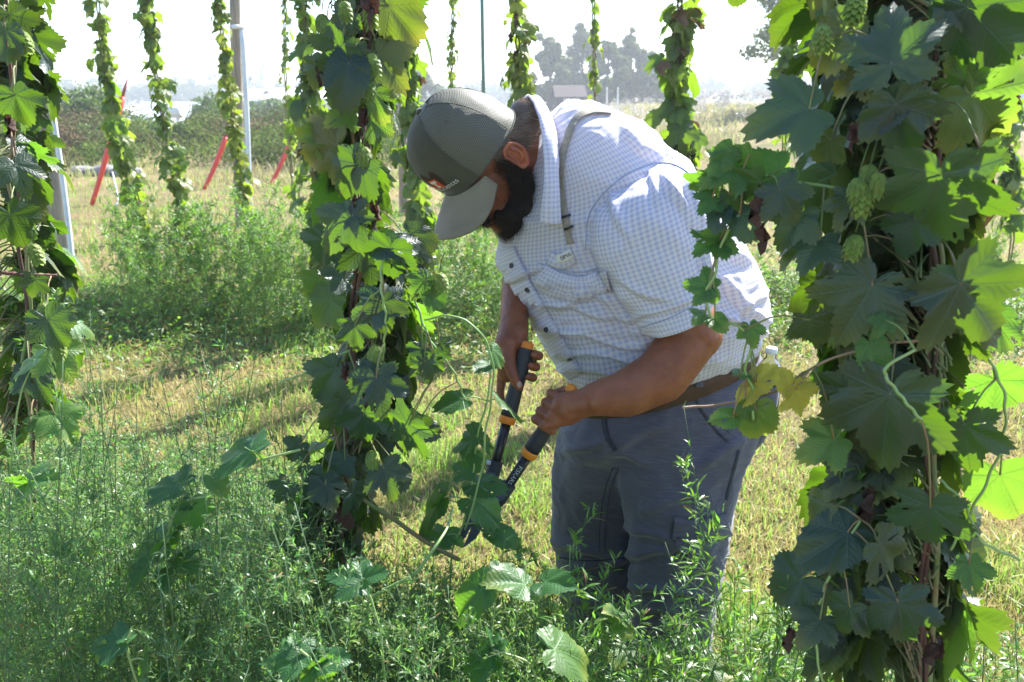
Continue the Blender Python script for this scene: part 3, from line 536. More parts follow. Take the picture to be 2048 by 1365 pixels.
def weed_mesh(hgt, seed, name, label, loc):
    r = empty(name, label, 'weed', loc, 'tall weeds of the row behind'); q = np.random.default_rng(seed); lf = MB(); sm = MB(); b0 = np.array(loc, float)
    for k in range(int(q.integers(1, 4))):
        S_, V, F, c = weed_geo(b0+q.normal(size=3)*[.03, .03, 0], b0+[q.normal()*.13, q.normal()*.1, hgt*q.uniform(.7, 1.05)], int(q.integers(5, 12)), int(q.integers(12, 22)), q.uniform(.09, .2), q.uniform(.055, .085), .0042, q, .1, .0028, q.uniform(.15, .4), .1)
        c[:, 2] = np.repeat((q.uniform(size=len(c)//6) < .06)*.8, 6)
        for s_ in S_: sm.add(*s_[:2])
        lf.add(V, F, None, c)
    sm.build('stem', M_stem_g, r); lf.build('foliage', M_weed, r, smooth=False); return r
def copy_thing(r, loc, rz, sc, label=None):
    c = r.copy(); C.objects.link(c); c.location = tuple(float(v) for v in loc); c.rotation_euler = (0, 0, rz); c.scale = (sc, sc, sc)
    if label: c['label'] = label
    for ch in r.children: d = ch.copy(); C.objects.link(d); d.parent = c
    return c
spots = []
cl_ = [235, 290, 305, 350, 420, 500, 520, 560, 620, 700, 900, 960, 985]
for i in range(165):
    px = (rng.normal(cl_[i % 13], 22) if i % 3 else rng.uniform(170, 1000)) if i < 125 else rng.uniform(1380, 2000); spots.append((px, rng.uniform(5.7, 7.2), rng.uniform(.3, 1.0)*(1. if px < 1000 else .85)))
for px in (235, 285, 300, 420, 495, 510, 520, 560, 690, 420, 880, 960): spots.append((px, rng.uniform(5.9, 6.6), 1.05))
proto = []
for i, (px, Y, hh) in enumerate(spots):
    g0 = P(px, 500, Y); loc = (g0[0], Y, float(hz(g0[0], Y))); lab = 'tall leafy green weed stalk in the row behind the man'
    if i < 12: r = weed_mesh(.95, i, 'tall_weed', lab, loc); proto.append(r)
    else: copy_thing(proto[i % 12], loc, rng.uniform(0, 6.28), hh)
# low undergrowth of that row
n = 60000; px = rng.uniform(-200, 2300, n); Y = rng.normal(6.35, .62, n); X = (px-1024)/FPX*Y*.98; hh = (.08+.46*rng.uniform(0, 1, n)**1.5*(.6+.6*vnoise(np.c_[X*2, Y*2, 0*X], 5)))*np.clip(1.25-np.abs(Y-6.45)/.95, .15, 1)
Y = np.where(X > 1.2, Y+.2, Y); pos = np.c_[X, Y, hz(X, Y)+hh*rng.uniform(.1, 1, n)]; a = rng.uniform(0, 6.28, n); d = unit(np.c_[np.cos(a), np.sin(a), rng.uniform(-.2, 1, n)]); V, F = lanceolate(pos, d, unit(rng.normal(size=(n, 3))*.5+[0, 0, 1]), rng.uniform(.03, .08, n), rng.uniform(.004, .011, n))
mb = MB(); mb.add(V, F, None, np.repeat(np.c_[rng.uniform(.1, 1, n), rng.uniform(0, .3, n), (rng.uniform(size=n) < .06)*.8], 6, 0)); tag(mb.build('undergrowth', M_weed, smooth=False), 'tangled low green undergrowth along the foot of the row of vines behind the man', 'undergrowth', kind='stuff')
# ================================================================== the man
man = empty('person', 'bearded man in cap, checked short sleeved shirt and grey cargo trousers bending forward with loppers', 'person', (P(1320, 1300, 2.02)[0], 2.02, 0))
def ring3(L, Rr, Y, b, n=48, ex=2.0, tw=0.0, dz=0.0):
    """closed ring whose silhouette runs through two pixels at distance Y; b = half thickness in depth"""
    A = P(L[0], L[1], Y); B_ = P(Rr[0], Rr[1], Y); c = (A+B_)/2; h = (B_-A)/2; a = np.arange(n)/n*2*np.pi; cx, sy = np.cos(a), np.sin(a)
    cx = np.sign(cx)*np.abs(cx)**(2/ex); sy = np.sign(sy)*np.abs(sy)**(2/ex); D = np.array([0, 1., dz])
    return c+cx[:, None]*h-sy[:, None]*b*D        # a = 90 deg faces the camera
def loft(rings, m, k=None):
    K = np.array(rings); n = K.shape[1]; V = crom(K.reshape(len(K), -1), m).reshape(m, n, 3)
    L = np.concatenate([[0], np.cumsum(np.linalg.norm(np.diff(V.mean(1), axis=0), axis=1))]); per = np.mean(np.linalg.norm(V-np.roll(V, 1, 1), axis=2).sum(1))
    u = np.arange(n)/n*per; uv = np.stack(np.meshgrid(u, L), -1).reshape(-1, 2); return V, uv
def closed(V):                           # V (m,n,3) -> mesh with end caps
    m, n = V.shape[:2]; W = np.vstack([V.reshape(-1, 3), V[0].mean(0), V[-1].mean(0)]); i = np.arange(n); j = (i+1) % n
    return W, [grid_faces(n, m), np.vstack([np.c_[j, i, np.full(n, n*m)], np.c_[(m-1)*n+i, (m-1)*n+j, np.full(n, n*m+1)]])]
def capsule(mb, a, b, ra, rb, k=16, steps=5):
    a = np.asarray(a, float); b = np.asarray(b, float); d = b-a; L = np.linalg.norm(d)+1e-9; t = d/L; th = np.linspace(0, np.pi/2, steps)
    pts = [a-t*ra*math.cos(q) for q in th]+[b+t*rb*math.cos(q) for q in th[::-1]]; rr = [ra*math.sin(q)+1e-5 for q in th]+[rb*math.sin(q)+1e-5 for q in th[::-1]]
    n1 = norm(np.cross(t, [.31, .2, .93])); n2 = np.cross(t, n1); an = np.arange(k)/k*2*np.pi; V = np.array([p+r*(np.cos(an)[:, None]*n1+np.sin(an)[:, None]*n2) for p, r in zip(pts, rr)]); W, F = closed(V); mb.add(W, F)
def chain(mb, pts, rad, k=14):
    for i in range(len(pts)-1): capsule(mb, pts[i], pts[i+1], rad[i], rad[i+1], k)
def fuse(mb, voxel, smooth=6, fac=.5):
    V, F, _, _ = mb.arr(); me = bpy.data.meshes.new('t'); me.from_pydata(V.tolist(), [], [tuple(f) for a in F for f in a.tolist()]); o = bpy.data.objects.new('t', me); C.objects.link(o)
    m = o.modifiers.new('r', 'REMESH'); m.mode = 'VOXEL'; m.voxel_size = voxel; m.use_smooth_shade = True
    if smooth: s = o.modifiers.new('s', 'SMOOTH'); s.factor = fac; s.iterations = smooth
    dg = bpy.context.evaluated_depsgraph_get(); e = o.evaluated_get(dg); m2 = e.to_mesh(); n = len(m2.vertices); co = np.empty(n*3, np.float32); m2.vertices.foreach_get('co', co); V = co.reshape(-1, 3).astype(float)
    nl = len(m2.loops); vi = np.empty(nl, np.int32); m2.loops.foreach_get('vertex_index', vi); tot = np.empty(len(m2.polygons), np.int32); m2.polygons.foreach_get('loop_total', tot); st = np.concatenate([[0], np.cumsum(tot)[:-1]])
    F = [vi[st[tot == k][:, None]+np.arange(k)] for k in (3, 4) if (tot == k).any()]; nr = np.empty(n*3, np.float32); m2.vertices.foreach_get('normal', nr); e.to_mesh_clear(); bpy.data.objects.remove(o); bpy.data.meshes.remove(me); return V, F, nr.reshape(-1, 3).astype(float)
def bvh(V, F):
    return BVHTree.FromPolygons([tuple(v) for v in V], [tuple(f) for a in F for f in np.asarray(a).tolist()])
def hit(tree_, px, py, off=.002):
    d = ray(px, py); d = d/np.linalg.norm(d); h = tree_.ray_cast(Vector(CAM), Vector(d))
    if h[0] is None: return None, None
    n = np.array(h[1]); n = -n if n@d > 0 else n; return np.array(h[0])+n*off, n
# ---------------------------------------------------------------- head frame
HU = norm([-.76, -.33, .56]); HF = np.array([-.5, -.24, -.83]); HF = norm(HF-HU*(HF@HU)); HL = np.cross(HU, HF)
HC = P(948, 306, 1.95); HM = np.c_[HL, HF, HU]
def hd(l, f, u): return HC+l*HL+f*HF+u*HU
def hdv(V): return HC+np.asarray(V)@HM.T
hb = MB()
hb.add(*sphere(hd(0, -.002, .02), (.078, .098, .105), HM)[:2])                 # skull
hb.add(*sphere(hd(0, .040, -.055), (.063, .070, .075), HM)[:2])                # face mass
hb.add(*sphere(hd(0, .062, -.115), (.048, .048, .040), HM)[:2])                # jaw
hb.add(*sphere(hd(0, .104, -.140), (.022, .018, .018), HM)[:2])                # chin
for s in (-1, 1):
    hb.add(*sphere(hd(s*.041, .078, -.064), (.028, .026, .028), HM)[:2])       # cheek
    hb.add(*sphere(hd(s*.030, .094, -.014), (.030, .014, .010), HM)[:2])       # brow
    capsule(hb, hd(s*.011, .119, -.078), hd(s*.016, .114, -.080), .008, .009)
capsule(hb, hd(0, .100, -.022), hd(0, .130, -.070), .009, .0125)               # nose
hb.add(*sphere(hd(0, .136, -.076), (.014, .014, .012), HM)[:2])
hb.add(*sphere(hd(0, .112, -.104), (.027, .014, .0065), HM)[:2])               # upper lip
hb.add(*sphere(hd(0, .112, -.117), (.024, .014, .0075), HM)[:2])
neck0 = hd(0, -.035, -.06); neck1 = P(1125, 330, 2.04); chain(hb, [neck0, (neck0+neck1)/2+[0, 0, .01], neck1], [.062, .066, .085], 24)
# ear (image position 1040,310)
def ear(s):
    E = lambda f, u, l=0: hd(s*(.083+l), -.030+f, -.055+u)
    base = [E(.004, .028), E(.012, .010), E(.008, -.014)]
    helix = [E(.014, .008, .006), E(.016, .022, .010), E(.006, .033, .014), E(-.010, .033, .018), E(-.020, .020, .021), E(-.021, .002, .021), E(-.014, -.016, .017), E(-.003, -.030, .010), E(.008, -.028, .004), E(.010, -.016, .002)]
    chain(hb, helix, [.0036, .004, .0042, .0045, .0046, .0044, .0043, .0062, .0062, .005], 10)
    hb.add(*sphere(E(-.003, .004, .003), (.0035, .017, .028), HM@np.array(Matrix.Rotation(s*.42, 3, 'Z')))[:2])
    chain(hb, [E(-.006, .020, .012), E(-.012, .006, .014), E(-.009, -.010, .013), E(0, -.014, .010)], [.003, .0035, .0035, .003], 8)
    capsule(hb, E(.013, .002, .006), E(.013, -.006, .006), .004, .004)
ear(1); ear(-1)
# ---------------------------------------------------------------- torso core and arms
core = [ring3((1160, 770), (1490, 705), 2.02, .14), ring3((1060, 600), (1490, 545), 2.02, .15), ring3((1015, 500), (1400, 430), 2.02, .15), ring3((1060, 350), (1300, 290), 2.03, .15), ring3((1085, 290), (1160, 240), 2.04, .06)]
V, _ = loft(core, 12); W, F = closed(V); hb.add(W, F)
ls, le, lw = P(1278, 425, 1.93), P(1388, 668, 1.80), P(1192, 798, 1.70)   # left shoulder, elbow, wrist
chain(hb, [P(1230, 400, 2.0), ls, P(1335, 560, 1.82), le], [.07, .066, .066, .062], 24)
chain(hb, [le, P(1322, 752, 1.765), P(1252, 788, 1.73), lw], [.060, .060, .051, .037], 24); hb.add(*sphere(P(1412, 672, 1.80), (.037, .04, .040))[:2])
rs, re_, rw = P(1130, 400, 2.18), P(1046, 540, 2.14), P(1026, 648, 1.93)
chain(hb, [P(1170, 400, 2.06), rs, re_], [.08, .07, .055], 20); chain(hb, [re_, re_*.5+rw*.5, rw], [.050, .043, .031], 20)
# ---------------------------------------------------------------- loppers axes (needed by the hands)
RA, RB = P(1055, 692, 1.84), P(984, 952, 1.755)          # far handle: top, lower end
LA, LB = P(1143, 780, 1.735), P(1003, 992, 1.735)        # near handle
def along(a, b, f): return a+(b-a)*f
# left fist (back of the hand towards the camera)
lt_ax = norm(LB-LA); tocam = norm(CAM-along(LA, LB, .25)); side = norm(np.cross(lt_ax, tocam))     # side points ...
if side[0] > 0: side = -side                                             # towards the left of the picture
hc = along(LA, LB, .22); rh = .018
kn = []
for i, s_ in enumerate((-.036, -.013, .010, .032)):       # index .. little finger along the handle
    c = hc+lt_ax*(s_+.004); r1 = (.0105, .011, .0105, .0092)[i]
    k0 = c+side*.004+tocam*.034; k1 = c+side*.031+tocam*.014; k2 = c+side*.030-tocam*.014; k3 = c+side*.006-tocam*.030; k4 = c-side*.014-tocam*.026
    kn.append(k0); chain(hb, [c-side*.012+tocam*.032, k0, k1, k2, k3, k4], [r1*1.15, r1*1.15, r1*1.05, r1, r1*.92, r1*.78], 12)
chain(hb, [lw, lw*.4+kn[1]*.6, kn[1]], [.034, .025, .014], 18); chain(hb, [lw, kn[0]], [.027, .014], 16); chain(hb, [lw, kn[2]], [.028, .014], 16); chain(hb, [lw+[0, 0, -.006], kn[3]], [.027, .013], 16)
hb.add(*sphere((lw+kn[1]+kn[2])/3-tocam*.004, (.036, .026, .038))[:2])
th = [lw-side*.0+tocam*-.01, hc-lt_ax*.045-side*.012+tocam*.012, hc-lt_ax*.052+side*.012-tocam*.006, hc-lt_ax*.035+side*.026-tocam*.022]; chain(hb, th, [.024, .0155, .0125, .0105], 14)
# right hand: palm left of the handle, thumb lying down over it, three finger tips wrapping from behind on the right
ra = norm(RB-RA); tc2 = norm(CAM-RA); sd2 = norm(np.cross(ra, tc2)); sd2 = -sd2 if sd2[0] < 0 else sd2      # sd2 points right in the picture
hc2 = along(RA, RB, .13)
pal = [P(1016, 690, 1.865), P(1012, 722, 1.855), P(1014, 750, 1.85)]
chain(hb, [rw, pal[0]], [.031, .030], 18); chain(hb, [rw+[.012, 0, 0], P(1034, 690, 1.87), P(1030, 722, 1.885)], [.026, .024, .018], 16)
chain(hb, [pal[0], pal[1], pal[2]], [.027, .024, .019], 16); chain(hb, [P(1040, 668, 1.88), P(1046, 684, 1.90)], [.020, .014], 14)
chain(hb, [pal[0]+tc2*.006, P(1019, 728, 1.822), P(1027, 754, 1.806), P(1037, 774, 1.803)], [.022, .0155, .0122, .0105], 14)           # thumb
for i, q in enumerate((.02, .105, .19)):
    c = along(RA, RB, q+.03); r1 = (.0108, .0108, .0098)[i]
    chain(hb, [c-sd2*.030-tc2*.018, c-sd2*.006-tc2*.036, c+sd2*.024-tc2*.026, c+sd2*.031-tc2*.002, c+sd2*.020+tc2*.017], [r1*1.15, r1*1.1, r1, r1, r1*.85], 12)
chain(hb, [pal[1]-[.002, 0, 0], P(1003, 762, 1.865), P(1000, 786, 1.86), P(1004, 806, 1.85)], [.015, .0115, .0105, .0088], 12)      # index finger down along the handle
V, F, Nn = fuse(hb, .0024, 5, .45)
V = V+Nn*(.0006*vnoise(V*90, 1)+.0009*vnoise(V*38, 2))[:, None]
m, t, b = newmat('skin'); co = coord(t); f1 = noise(t, co, 22, 4); f2 = noise(t, co, 220, 3, .6); f3 = noise(t, co, 7, 2)
c = mixc(t, ramp(t, f1, .35, .68), (.30, .098, .040), (.22, .064, .025)); c = mixc(t, mth(t, 'MULTIPLY', ramp(t, f3, .4, .65), .5), c, (.27, .10, .05)); at_ = N_(t, 'ShaderNodeAttribute', attribute_name='tint'); sp_ = t.nodes.new('ShaderNodeSeparateColor'); t.links.new(at_.outputs['Color'], sp_.inputs[0]); c = mixc(t, sp_.outputs[0], c, (.52, .16, .09)); c = mixc(t, sp_.outputs[1], c, (.10, .035, .018)); t.links.new(c, b.inputs['Base Color']); b.inputs['Roughness'].default_value = .5
b.inputs['Subsurface Weight'].default_value = .18; b.inputs['Subsurface Radius'].default_value = (1, .35, .2); b.inputs['Subsurface Scale'].default_value = .008; bump(t, b, f2, .0006, .6); M_skin = m
# reddened tint: redder over the ear and cheeks, small dark specks over the skin
le_ = (V-HC)@HM; red = np.clip(1.15-np.linalg.norm((le_-[.095, -.03, -.055])/[.02, .034, .042], axis=1)**2*.5, 0, 1)*.9+.40*np.clip(1-np.linalg.norm((le_-[.045, .09, -.065])/[.05, .06, .06], axis=1), 0, 1); kn_ = np.clip(vnoise(V*150, 9)-.35, 0, 1)*.5
body = mk('body', V, F, m, man, col=np.c_[np.clip(red, 0, .9), kn_, 0*red]); skin_tree = bvh(V, F)
# thumb nail
for px, py in ((1039, 770),):
    p, n_ = hit(skin_tree, px, py, .0006)
    if p is not None: mb = MB(); y = norm(ra+.3*sd2); y = norm(y-n_*(y@n_)); x_ = np.cross(y, n_); mb.add(*sphere(p-n_*.0008, (.0062, .0078, .0018), np.c_[x_, y, n_], 14, 8)[:2]); mb.build('thumbnail', simple('nail', (.62, .38, .32), None, .3, 9), man)
# ---------------------------------------------------------------- trousers
Yt = 2.03
tb = MB()
hips = [ring3((1150, 815), (1510, 694), Yt, .165), ring3((1128, 860), (1534, 745), Yt, .178), ring3((1118, 895), (1546, 800), Yt+.01, .175), ring3((1135, 925), (1525, 862), Yt+.02, .13)]
V, _ = loft(hips, 16); W, F = closed(V); tb.add(W, F)
Yn, Yf = 1.95, 2.12
leg1 = [ring3((1215, 860), (1534, 800), Yn+.03, .12), ring3((1222, 900), (1518, 860), Yn+.02, .125), ring3((1232, 945), (1488, 925), Yn+.01, .118), ring3((1244, 1000), (1470, 1000), Yn, .108), ring3((1256, 1080), (1458, 1084), Yn, .100), ring3((1262, 1160), (1436, 1166), Yn, .092), ring3((1270, 1240), (1425, 1245), Yn+.01, .084), ring3((1276, 1330), (1418, 1335), Yn+.02, .082), ring3((1276, 1405), (1420, 1408), Yn+.03, .088)]
leg2 = [ring3((1122, 850), (1400, 840), Yf-.08, .145), ring3((1112, 900), (1370, 890), Yf-.05, .14), ring3((1104, 950), (1345, 950), Yf-.02, .125), ring3((1104, 1020), (1322, 1020), Yf, .108), ring3((1110, 1100), (1300, 1100), Yf, .10), ring3((1122, 1180), (1290, 1180), Yf, .09), ring3((1130, 1260), (1286, 1260), Yf, .084), ring3((1134, 1340), (1284, 1345), Yf, .088)]
for lg in (leg1, leg2): V, _ = loft(lg, 26); W, F = closed(V); tb.add(W, F)
V, F, Nn = fuse(tb, .006, 16, .5)
def folds(V, specs):
    d = np.zeros(len(V))
    for px, py, qx, qy, w, a in specs:     # crease along a picture line, on both faces of the cloth
        X, Yp = proj2(V); ax = np.array([qx-px, qy-py], float); L = np.hypot(*ax); ax /= L; rx, ry = X-px, Yp-py; s = rx*ax[0]+ry*ax[1]; tt = -rx*ax[1]+ry*ax[0]+4*np.sin(s/23+px)
        fall = np.clip(np.minimum(s+20, L+20-s)/40, 0, 1); d += 1.5*a*fall*(np.exp(-(tt/w)**2)-.7*np.exp(-((tt-1.7*w)/(w*1.2))**2))
    return d
def proj2(V): d = V-CAM; z = d@cf; return 1024+FPX*(d@cr)/z, 682.5-FPX*(d@cu)/z
wr = .006*fbm(V*np.array([9, 9, 5]), 3, 21)+.0045*np.clip(1-np.abs(vnoise(V*np.array([9, 9, 17]), 71))*2.4, 0, 1)**2*np.clip((1.0-V[:, 2])*1.6, 0, 1)+.0025*np.clip(1-np.abs(vnoise(V*np.array([20, 20, 34]), 72))*2.4, 0, 1)**2+.0035*vnoise(V*np.array([26, 26, 12]), 5)
wr += folds(V, [(1255, 1050, 1420, 1110, 9, .008), (1262, 1110, 1430, 1090, 9, .008), (1268, 1170, 1420, 1190, 8, .009), (1270, 1220, 1415, 1210, 8, .008), (1110, 1080, 1250, 1130, 9, .008), (1125, 1150, 1260, 1110, 8, .009), (1125, 1200, 1255, 1215, 8, .008), (1230, 890, 1330, 850, 10, .007), (1225, 905, 1300, 930, 9, .007), (1480, 880, 1400, 930, 10, .007), (1120, 910, 1210, 880, 9, .006), (1275, 1290, 1415, 1300, 8, .009), (1130, 1270, 1262, 1290, 8, .009), (1500, 820, 1430, 880, 8, .006), (1280, 1020, 1400, 990, 10, .004)])
V = V+Nn*wr[:, None]
m, t, b = newmat('grey_ripstop'); co = coord(t); sep = t.nodes.new('ShaderNodeSeparateXYZ'); t.links.new(co, sep.inputs[0])
mp = t.nodes.new('ShaderNodeMapping'); mp.inputs['Scale'].default_value = (30, 30, 420); t.links.new(co, mp.inputs[0]); l1 = noise(t, mp.outputs[0], 1., 2); mp2 = t.nodes.new('ShaderNodeMapping'); mp2.inputs['Scale'].default_value = (420, 40, 8); t.links.new(co, mp2.inputs[0]); l2 = noise(t, mp2.outputs[0], 1., 2)
w1 = noise(t, co, 3.5, 4, .6); c = mixc(t, ramp(t, l1, .50, .64), (.092, .088, .120), (.122, .118, .158)); c = mixc(t, mth(t, 'MULTIPLY', ramp(t, l2, .5, .7), .35), c, (.102, .10, .138)); c = mixc(t, mth(t, 'MULTIPLY', ramp(t, w1, .45, .7), .5), c, (.066, .066, .082))
t.links.new(c, b.inputs['Base Color']); b.inputs['Roughness'].default_value = .85; b.inputs['Specular IOR Level'].default_value = .25; b.inputs['Sheen Weight'].default_value = .25; bump(t, b, noise(t, co, 260, 3), .0012, .7); M_trou = m
tr = mk('trousers', V, F, M_trou, man); tr_tree = bvh(V, F)
M_seam = simple('trouser_seam', (.045, .05, .072), (.03, .034, .05), .9, 60); M_thread = simple('thread', (.17, .18, .22), None, .8, 60)
def strip(tree_, path, w, off, n=40, thick=.0012, wob=0):
    """raised cloth strip laid on the surface along a picture path; returns V,F,uv"""
    K = crom(np.array(path, float), n); T = np.gradient(K, axis=0); T /= np.linalg.norm(T, axis=1)[:, None]; Nn_ = np.c_[-T[:, 1], T[:, 0]]; rows = []; pn = None
    for k in range(n):
        row = []
        for q in (-.5, -.25, 0, .25, .5):
            s_ = K[k]+Nn_[k]*w*q; p, nn = hit(tree_, s_[0], s_[1], off)
            if p is None: p = rows[-1][len(row)] if rows else None
            row.append(p)
        if any(r_ is None for r_ in row): continue
        rows.append(row)
    A = np.array(rows); m_, n_ = A.shape[:2]; V = A.reshape(-1, 3); du = np.linalg.norm(A[:, -1]-A[:, 0], axis=1).mean(); L = np.concatenate([[0], np.cumsum(np.linalg.norm(np.diff(A[:, 2], axis=0), axis=1))])
    uv = np.stack(np.meshgrid(np.linspace(0, du, n_), L), -1).reshape(-1, 2)
    back = V.copy(); vw = np.array([norm(v-CAM) for v in V]); back = V+vw*(off+.002); F = [grid_faces(n_, m_, False)]; bF = grid_faces(n_, m_, False)[:, ::-1]+len(V); edge = list(range(n_))+[k*n_+n_-1 for k in range(1, m_)]+[(m_-1)*n_+k for k in range(n_-2, -1, -1)]+[k*n_ for k in range(m_-2, 0, -1)]
    e = np.array(edge); e2 = np.roll(e, -1); F.append(bF); F.append(np.c_[e, e+len(V), e2+len(V), e2]); return np.vstack([V, back]), F, np.vstack([uv, uv])
def seam(parent, tree_, path, name='seam', w=5, mat=None, n=50, off=.0015): V, F, uv = strip(tree_, path, w, off, n); return mk(name, V, F, mat or M_seam, parent, uv)
seam(tr, tr_tree, [(1385, 745), (1400, 800), (1432, 850), (1462, 880)], w=13, mat=M_trou, off=.003); seam(tr, tr_tree, [(1392, 745), (1407, 800), (1438, 848), (1468, 876)], w=2.5)
seam(tr, tr_tree, [(1378, 750), (1393, 806), (1425, 856), (1455, 886)], w=2.5)
seam(tr, tr_tree, [(1232, 935), (1216, 980), (1207, 1040), (1204, 1105)], w=9, mat=M_trou, off=.003); seam(tr, tr_tree, [(1237, 935), (1221, 980), (1212, 1040), (1209, 1105)], w=2); seam(tr, tr_tree, [(1226, 935), (1210, 980), (1201, 1040), (1198, 1105)], w=2)
seam(tr, tr_tree, [(1478, 900), (1462, 960), (1452, 1000)], w=6); seam(tr, tr_tree, [(1208, 835), (1214, 872), (1232, 900)], w=10, off=.003); seam(tr, tr_tree, [(1115, 1115), (1180, 1122), (1250, 1116)], w=3)
V, F, uv = strip(tr_tree, [(1455, 1048), (1400, 1062), (1345, 1056)], 48, .007, 30); pf = mk('pocket_flap', V, F, M_trou, tr, uv)
V, F, uv = strip(tr_tree, [(1447, 1095), (1400, 1110), (1350, 1110)], 80, .004, 30); mk('cargo_pocket', V, F, M_trou, tr, uv)
seam(tr, bvh(*[np.asarray(V), F]), [(1445, 1068), (1400, 1080), (1349, 1076)], w=2, off=.006, n=30)
# back pocket holding the bottle
V, uv = loft([ring3((1490, 768), (1559, 760), 1.96, .052), ring3((1488, 800), (1552, 805), 1.96, .055), ring3((1478, 850), (1536, 858), 1.97, .055), ring3((1466, 895), (1500, 902), 1.98, .05)], 20); V = V.reshape(-1, 3); V += .002*fbm(V*30, 2, 5)[:, None]; mk('back_pocket', V, [grid_faces(48, 20)], M_trou, tr, uv)
# belt
M_belt = simple('brown_leather', (.075, .03, .018), (.045, .018, .012), .45, 40, bmp=.001)
rb = []; 
for dz, g in ((-.5, 0), (-.3, .003), (.3, .003), (.5, 0)):
    q = ring3((1146-g*900, 800-dz*40), (1513+g*900, 690-dz*40), Yt, .17+g, 64); rb.append(q)
V = np.array(rb); uvb = np.stack(np.meshgrid(np.arange(64)/64, np.arange(4)), -1).reshape(-1, 2); mk('belt', V.reshape(-1, 3), [grid_faces(64, 4)], M_belt, man, uvb)
Vb, Fb = V.reshape(-1, 3), [grid_faces(64, 4)]; bt = bvh(Vb, Fb)
for px, py in ((1465, 716), (1395, 742)): V, F, uv = strip(bt, [(px-3, py-30), (px, py), (px+3, py+32)], 15, .004, 12); mk('belt_loop', V, F, M_trou, tr, uv)
# shoes
M_shoe = simple('brown_boot', (.09, .06, .04), (.06, .04, .03), .7, 20)
for nm, px, Yq in (('near', 1345, Yn), ('far', 1205, Yf)):
    x = P(px, 1380, Yq)[0]; mb = MB(); chain(mb, [(x+.06, Yq, .05), (x-.02, Yq, .055), (x-.13, Yq-.03, .045), (x-.17, Yq-.04, .04)], [.05, .052, .048, .038], 16); chain(mb, [(x+.02, Yq, .05), (x+.02, Yq, .16)], [.05, .055]); V, F, Nn = fuse(mb, .006, 6); V[:, 2] = np.maximum(V[:, 2], 0.006); mk('boot', V, F, M_shoe, man)
# ---------------------------------------------------------------- shirt
def plaid(name, su=1., rot=0, trans=.30):
    m, t, b = newmat(name); uv = coord(t, 'UV'); mp = t.nodes.new('ShaderNodeMapping'); mp.inputs['Rotation'].default_value = (0, 0, rot); t.links.new(uv, mp.inputs[0]); nz = N_(t, 'ShaderNodeTexNoise'); nz.inputs['Scale'].default_value = 9
    s = t.nodes.new('ShaderNodeSeparateXYZ'); t.links.new(mp.outputs[0], s.inputs[0]); P_ = .0102
    def band(x, wdt, ph=0.): return mth(t, 'SUBTRACT', 1, ramp(t, mth(t, 'PINGPONG', mth(t, 'ADD', mth(t, 'DIVIDE', x, P_), ph), .5), wdt-.05, wdt+.05))
    a = band(s.outputs[0], .24); c_ = band(s.outputs[1], .24); a2 = mth(t, 'MULTIPLY', a, .34); c2 = mth(t, 'MULTIPLY', c_, .34)
    alt = mth(t, 'GREATER_THAN', mth(t, 'PINGPONG', mth(t, 'DIVIDE', s.outputs[0], P_*2), .5), .25); hue = mixc(t, alt, (.50, .50, .76), (.60, .53, .72)); hue2 = mixc(t, alt, (.52, .56, .78), (.58, .55, .72))
    col = mixc(t, a2, (.90, .88, .92), hue); col = mixc(t, c2, col, hue2); col = mixc(t, mth(t, 'MULTIPLY', mth(t, 'MULTIPLY', a, c_), .35), col, (.42, .44, .68))
    o = coord(t); w = noise(t, o, 5, 4); col = mixc(t, mth(t, 'MULTIPLY', ramp(t, w, .5, .8), .15), col, (.7, .66, .60)); t.links.new(col, b.inputs['Base Color']); b.inputs['Roughness'].default_value = .85; b.inputs['Specular IOR Level'].default_value = .2; b.inputs['Sheen Weight'].default_value = .15
    bump(t, b, noise(t, o, 55, 4, .6), .004, .35); tl = t.nodes.new('ShaderNodeBsdfTranslucent'); t.links.new(col, tl.inputs[0]); mx = t.nodes.new('ShaderNodeMixShader'); mx.inputs[0].default_value = trans; t.links.new(b.outputs[0], mx.inputs[1]); t.links.new(tl.outputs[0], mx.inputs[2]); t.links.new(mx.outputs[0], t.nodes['Material Output'].inputs[0]); return m
M_plaid = plaid('checked_cotton'); M_plaid_c = plaid('checked_cotton_collar', rot=.06)
n = 200
sh = [ring3((1165, 800), (1500, 712), 2.03, .155, n), ring3((1150, 778), (1514, 690), 2.03, .165, n), ring3((1128, 752), (1522, 668), 2.03, .185, n, 2.1), ring3((1108, 712), (1532, 630), 2.03, .20, n, 2.1), ring3((1080, 668), (1533, 590), 2.03, .208, n, 2.15), ring3((1048, 612), (1518, 540), 2.03, .208, n, 2.15),
      ring3((1012, 560), (1486, 480), 2.04, .205, n, 2.15), ring3((992, 520), (1450, 425), 2.05, .205, n, 2.1), ring3((1000, 470), (1405, 362), 2.05, .20, n, 2.1), ring3((1026, 410), (1345, 296), 2.05, .20, n, 2.0), ring3((1046, 350), (1272, 240), 2.05, .185, n, 2), ring3((1062, 290), (1190, 208), 2.05, .14, n, 2), ring3((1070, 262), (1135, 200), 2.05, .085, n, 2)]
V, uv = loft(sh, 230); V = V.reshape(-1, 3)
def vnormal(V, nu, nv):
    G_ = V.reshape(nv, nu, 3); du = np.roll(G_, -1, 1)-np.roll(G_, 1, 1); dv = np.gradient(G_, axis=0); N = np.cross(du, dv).reshape(-1, 3); N /= np.linalg.norm(N, axis=1)[:, None]+1e-9; return N
Nn = vnormal(V, n, 230); cen = V.reshape(230, n, 3).mean(1).repeat(n, 0); Nn *= np.sign(((V-cen)*Nn).sum(1))[:, None]
rid = lambda q, s_: np.clip(1-np.abs(vnoise(q, s_))*2.2, 0, 1)**2
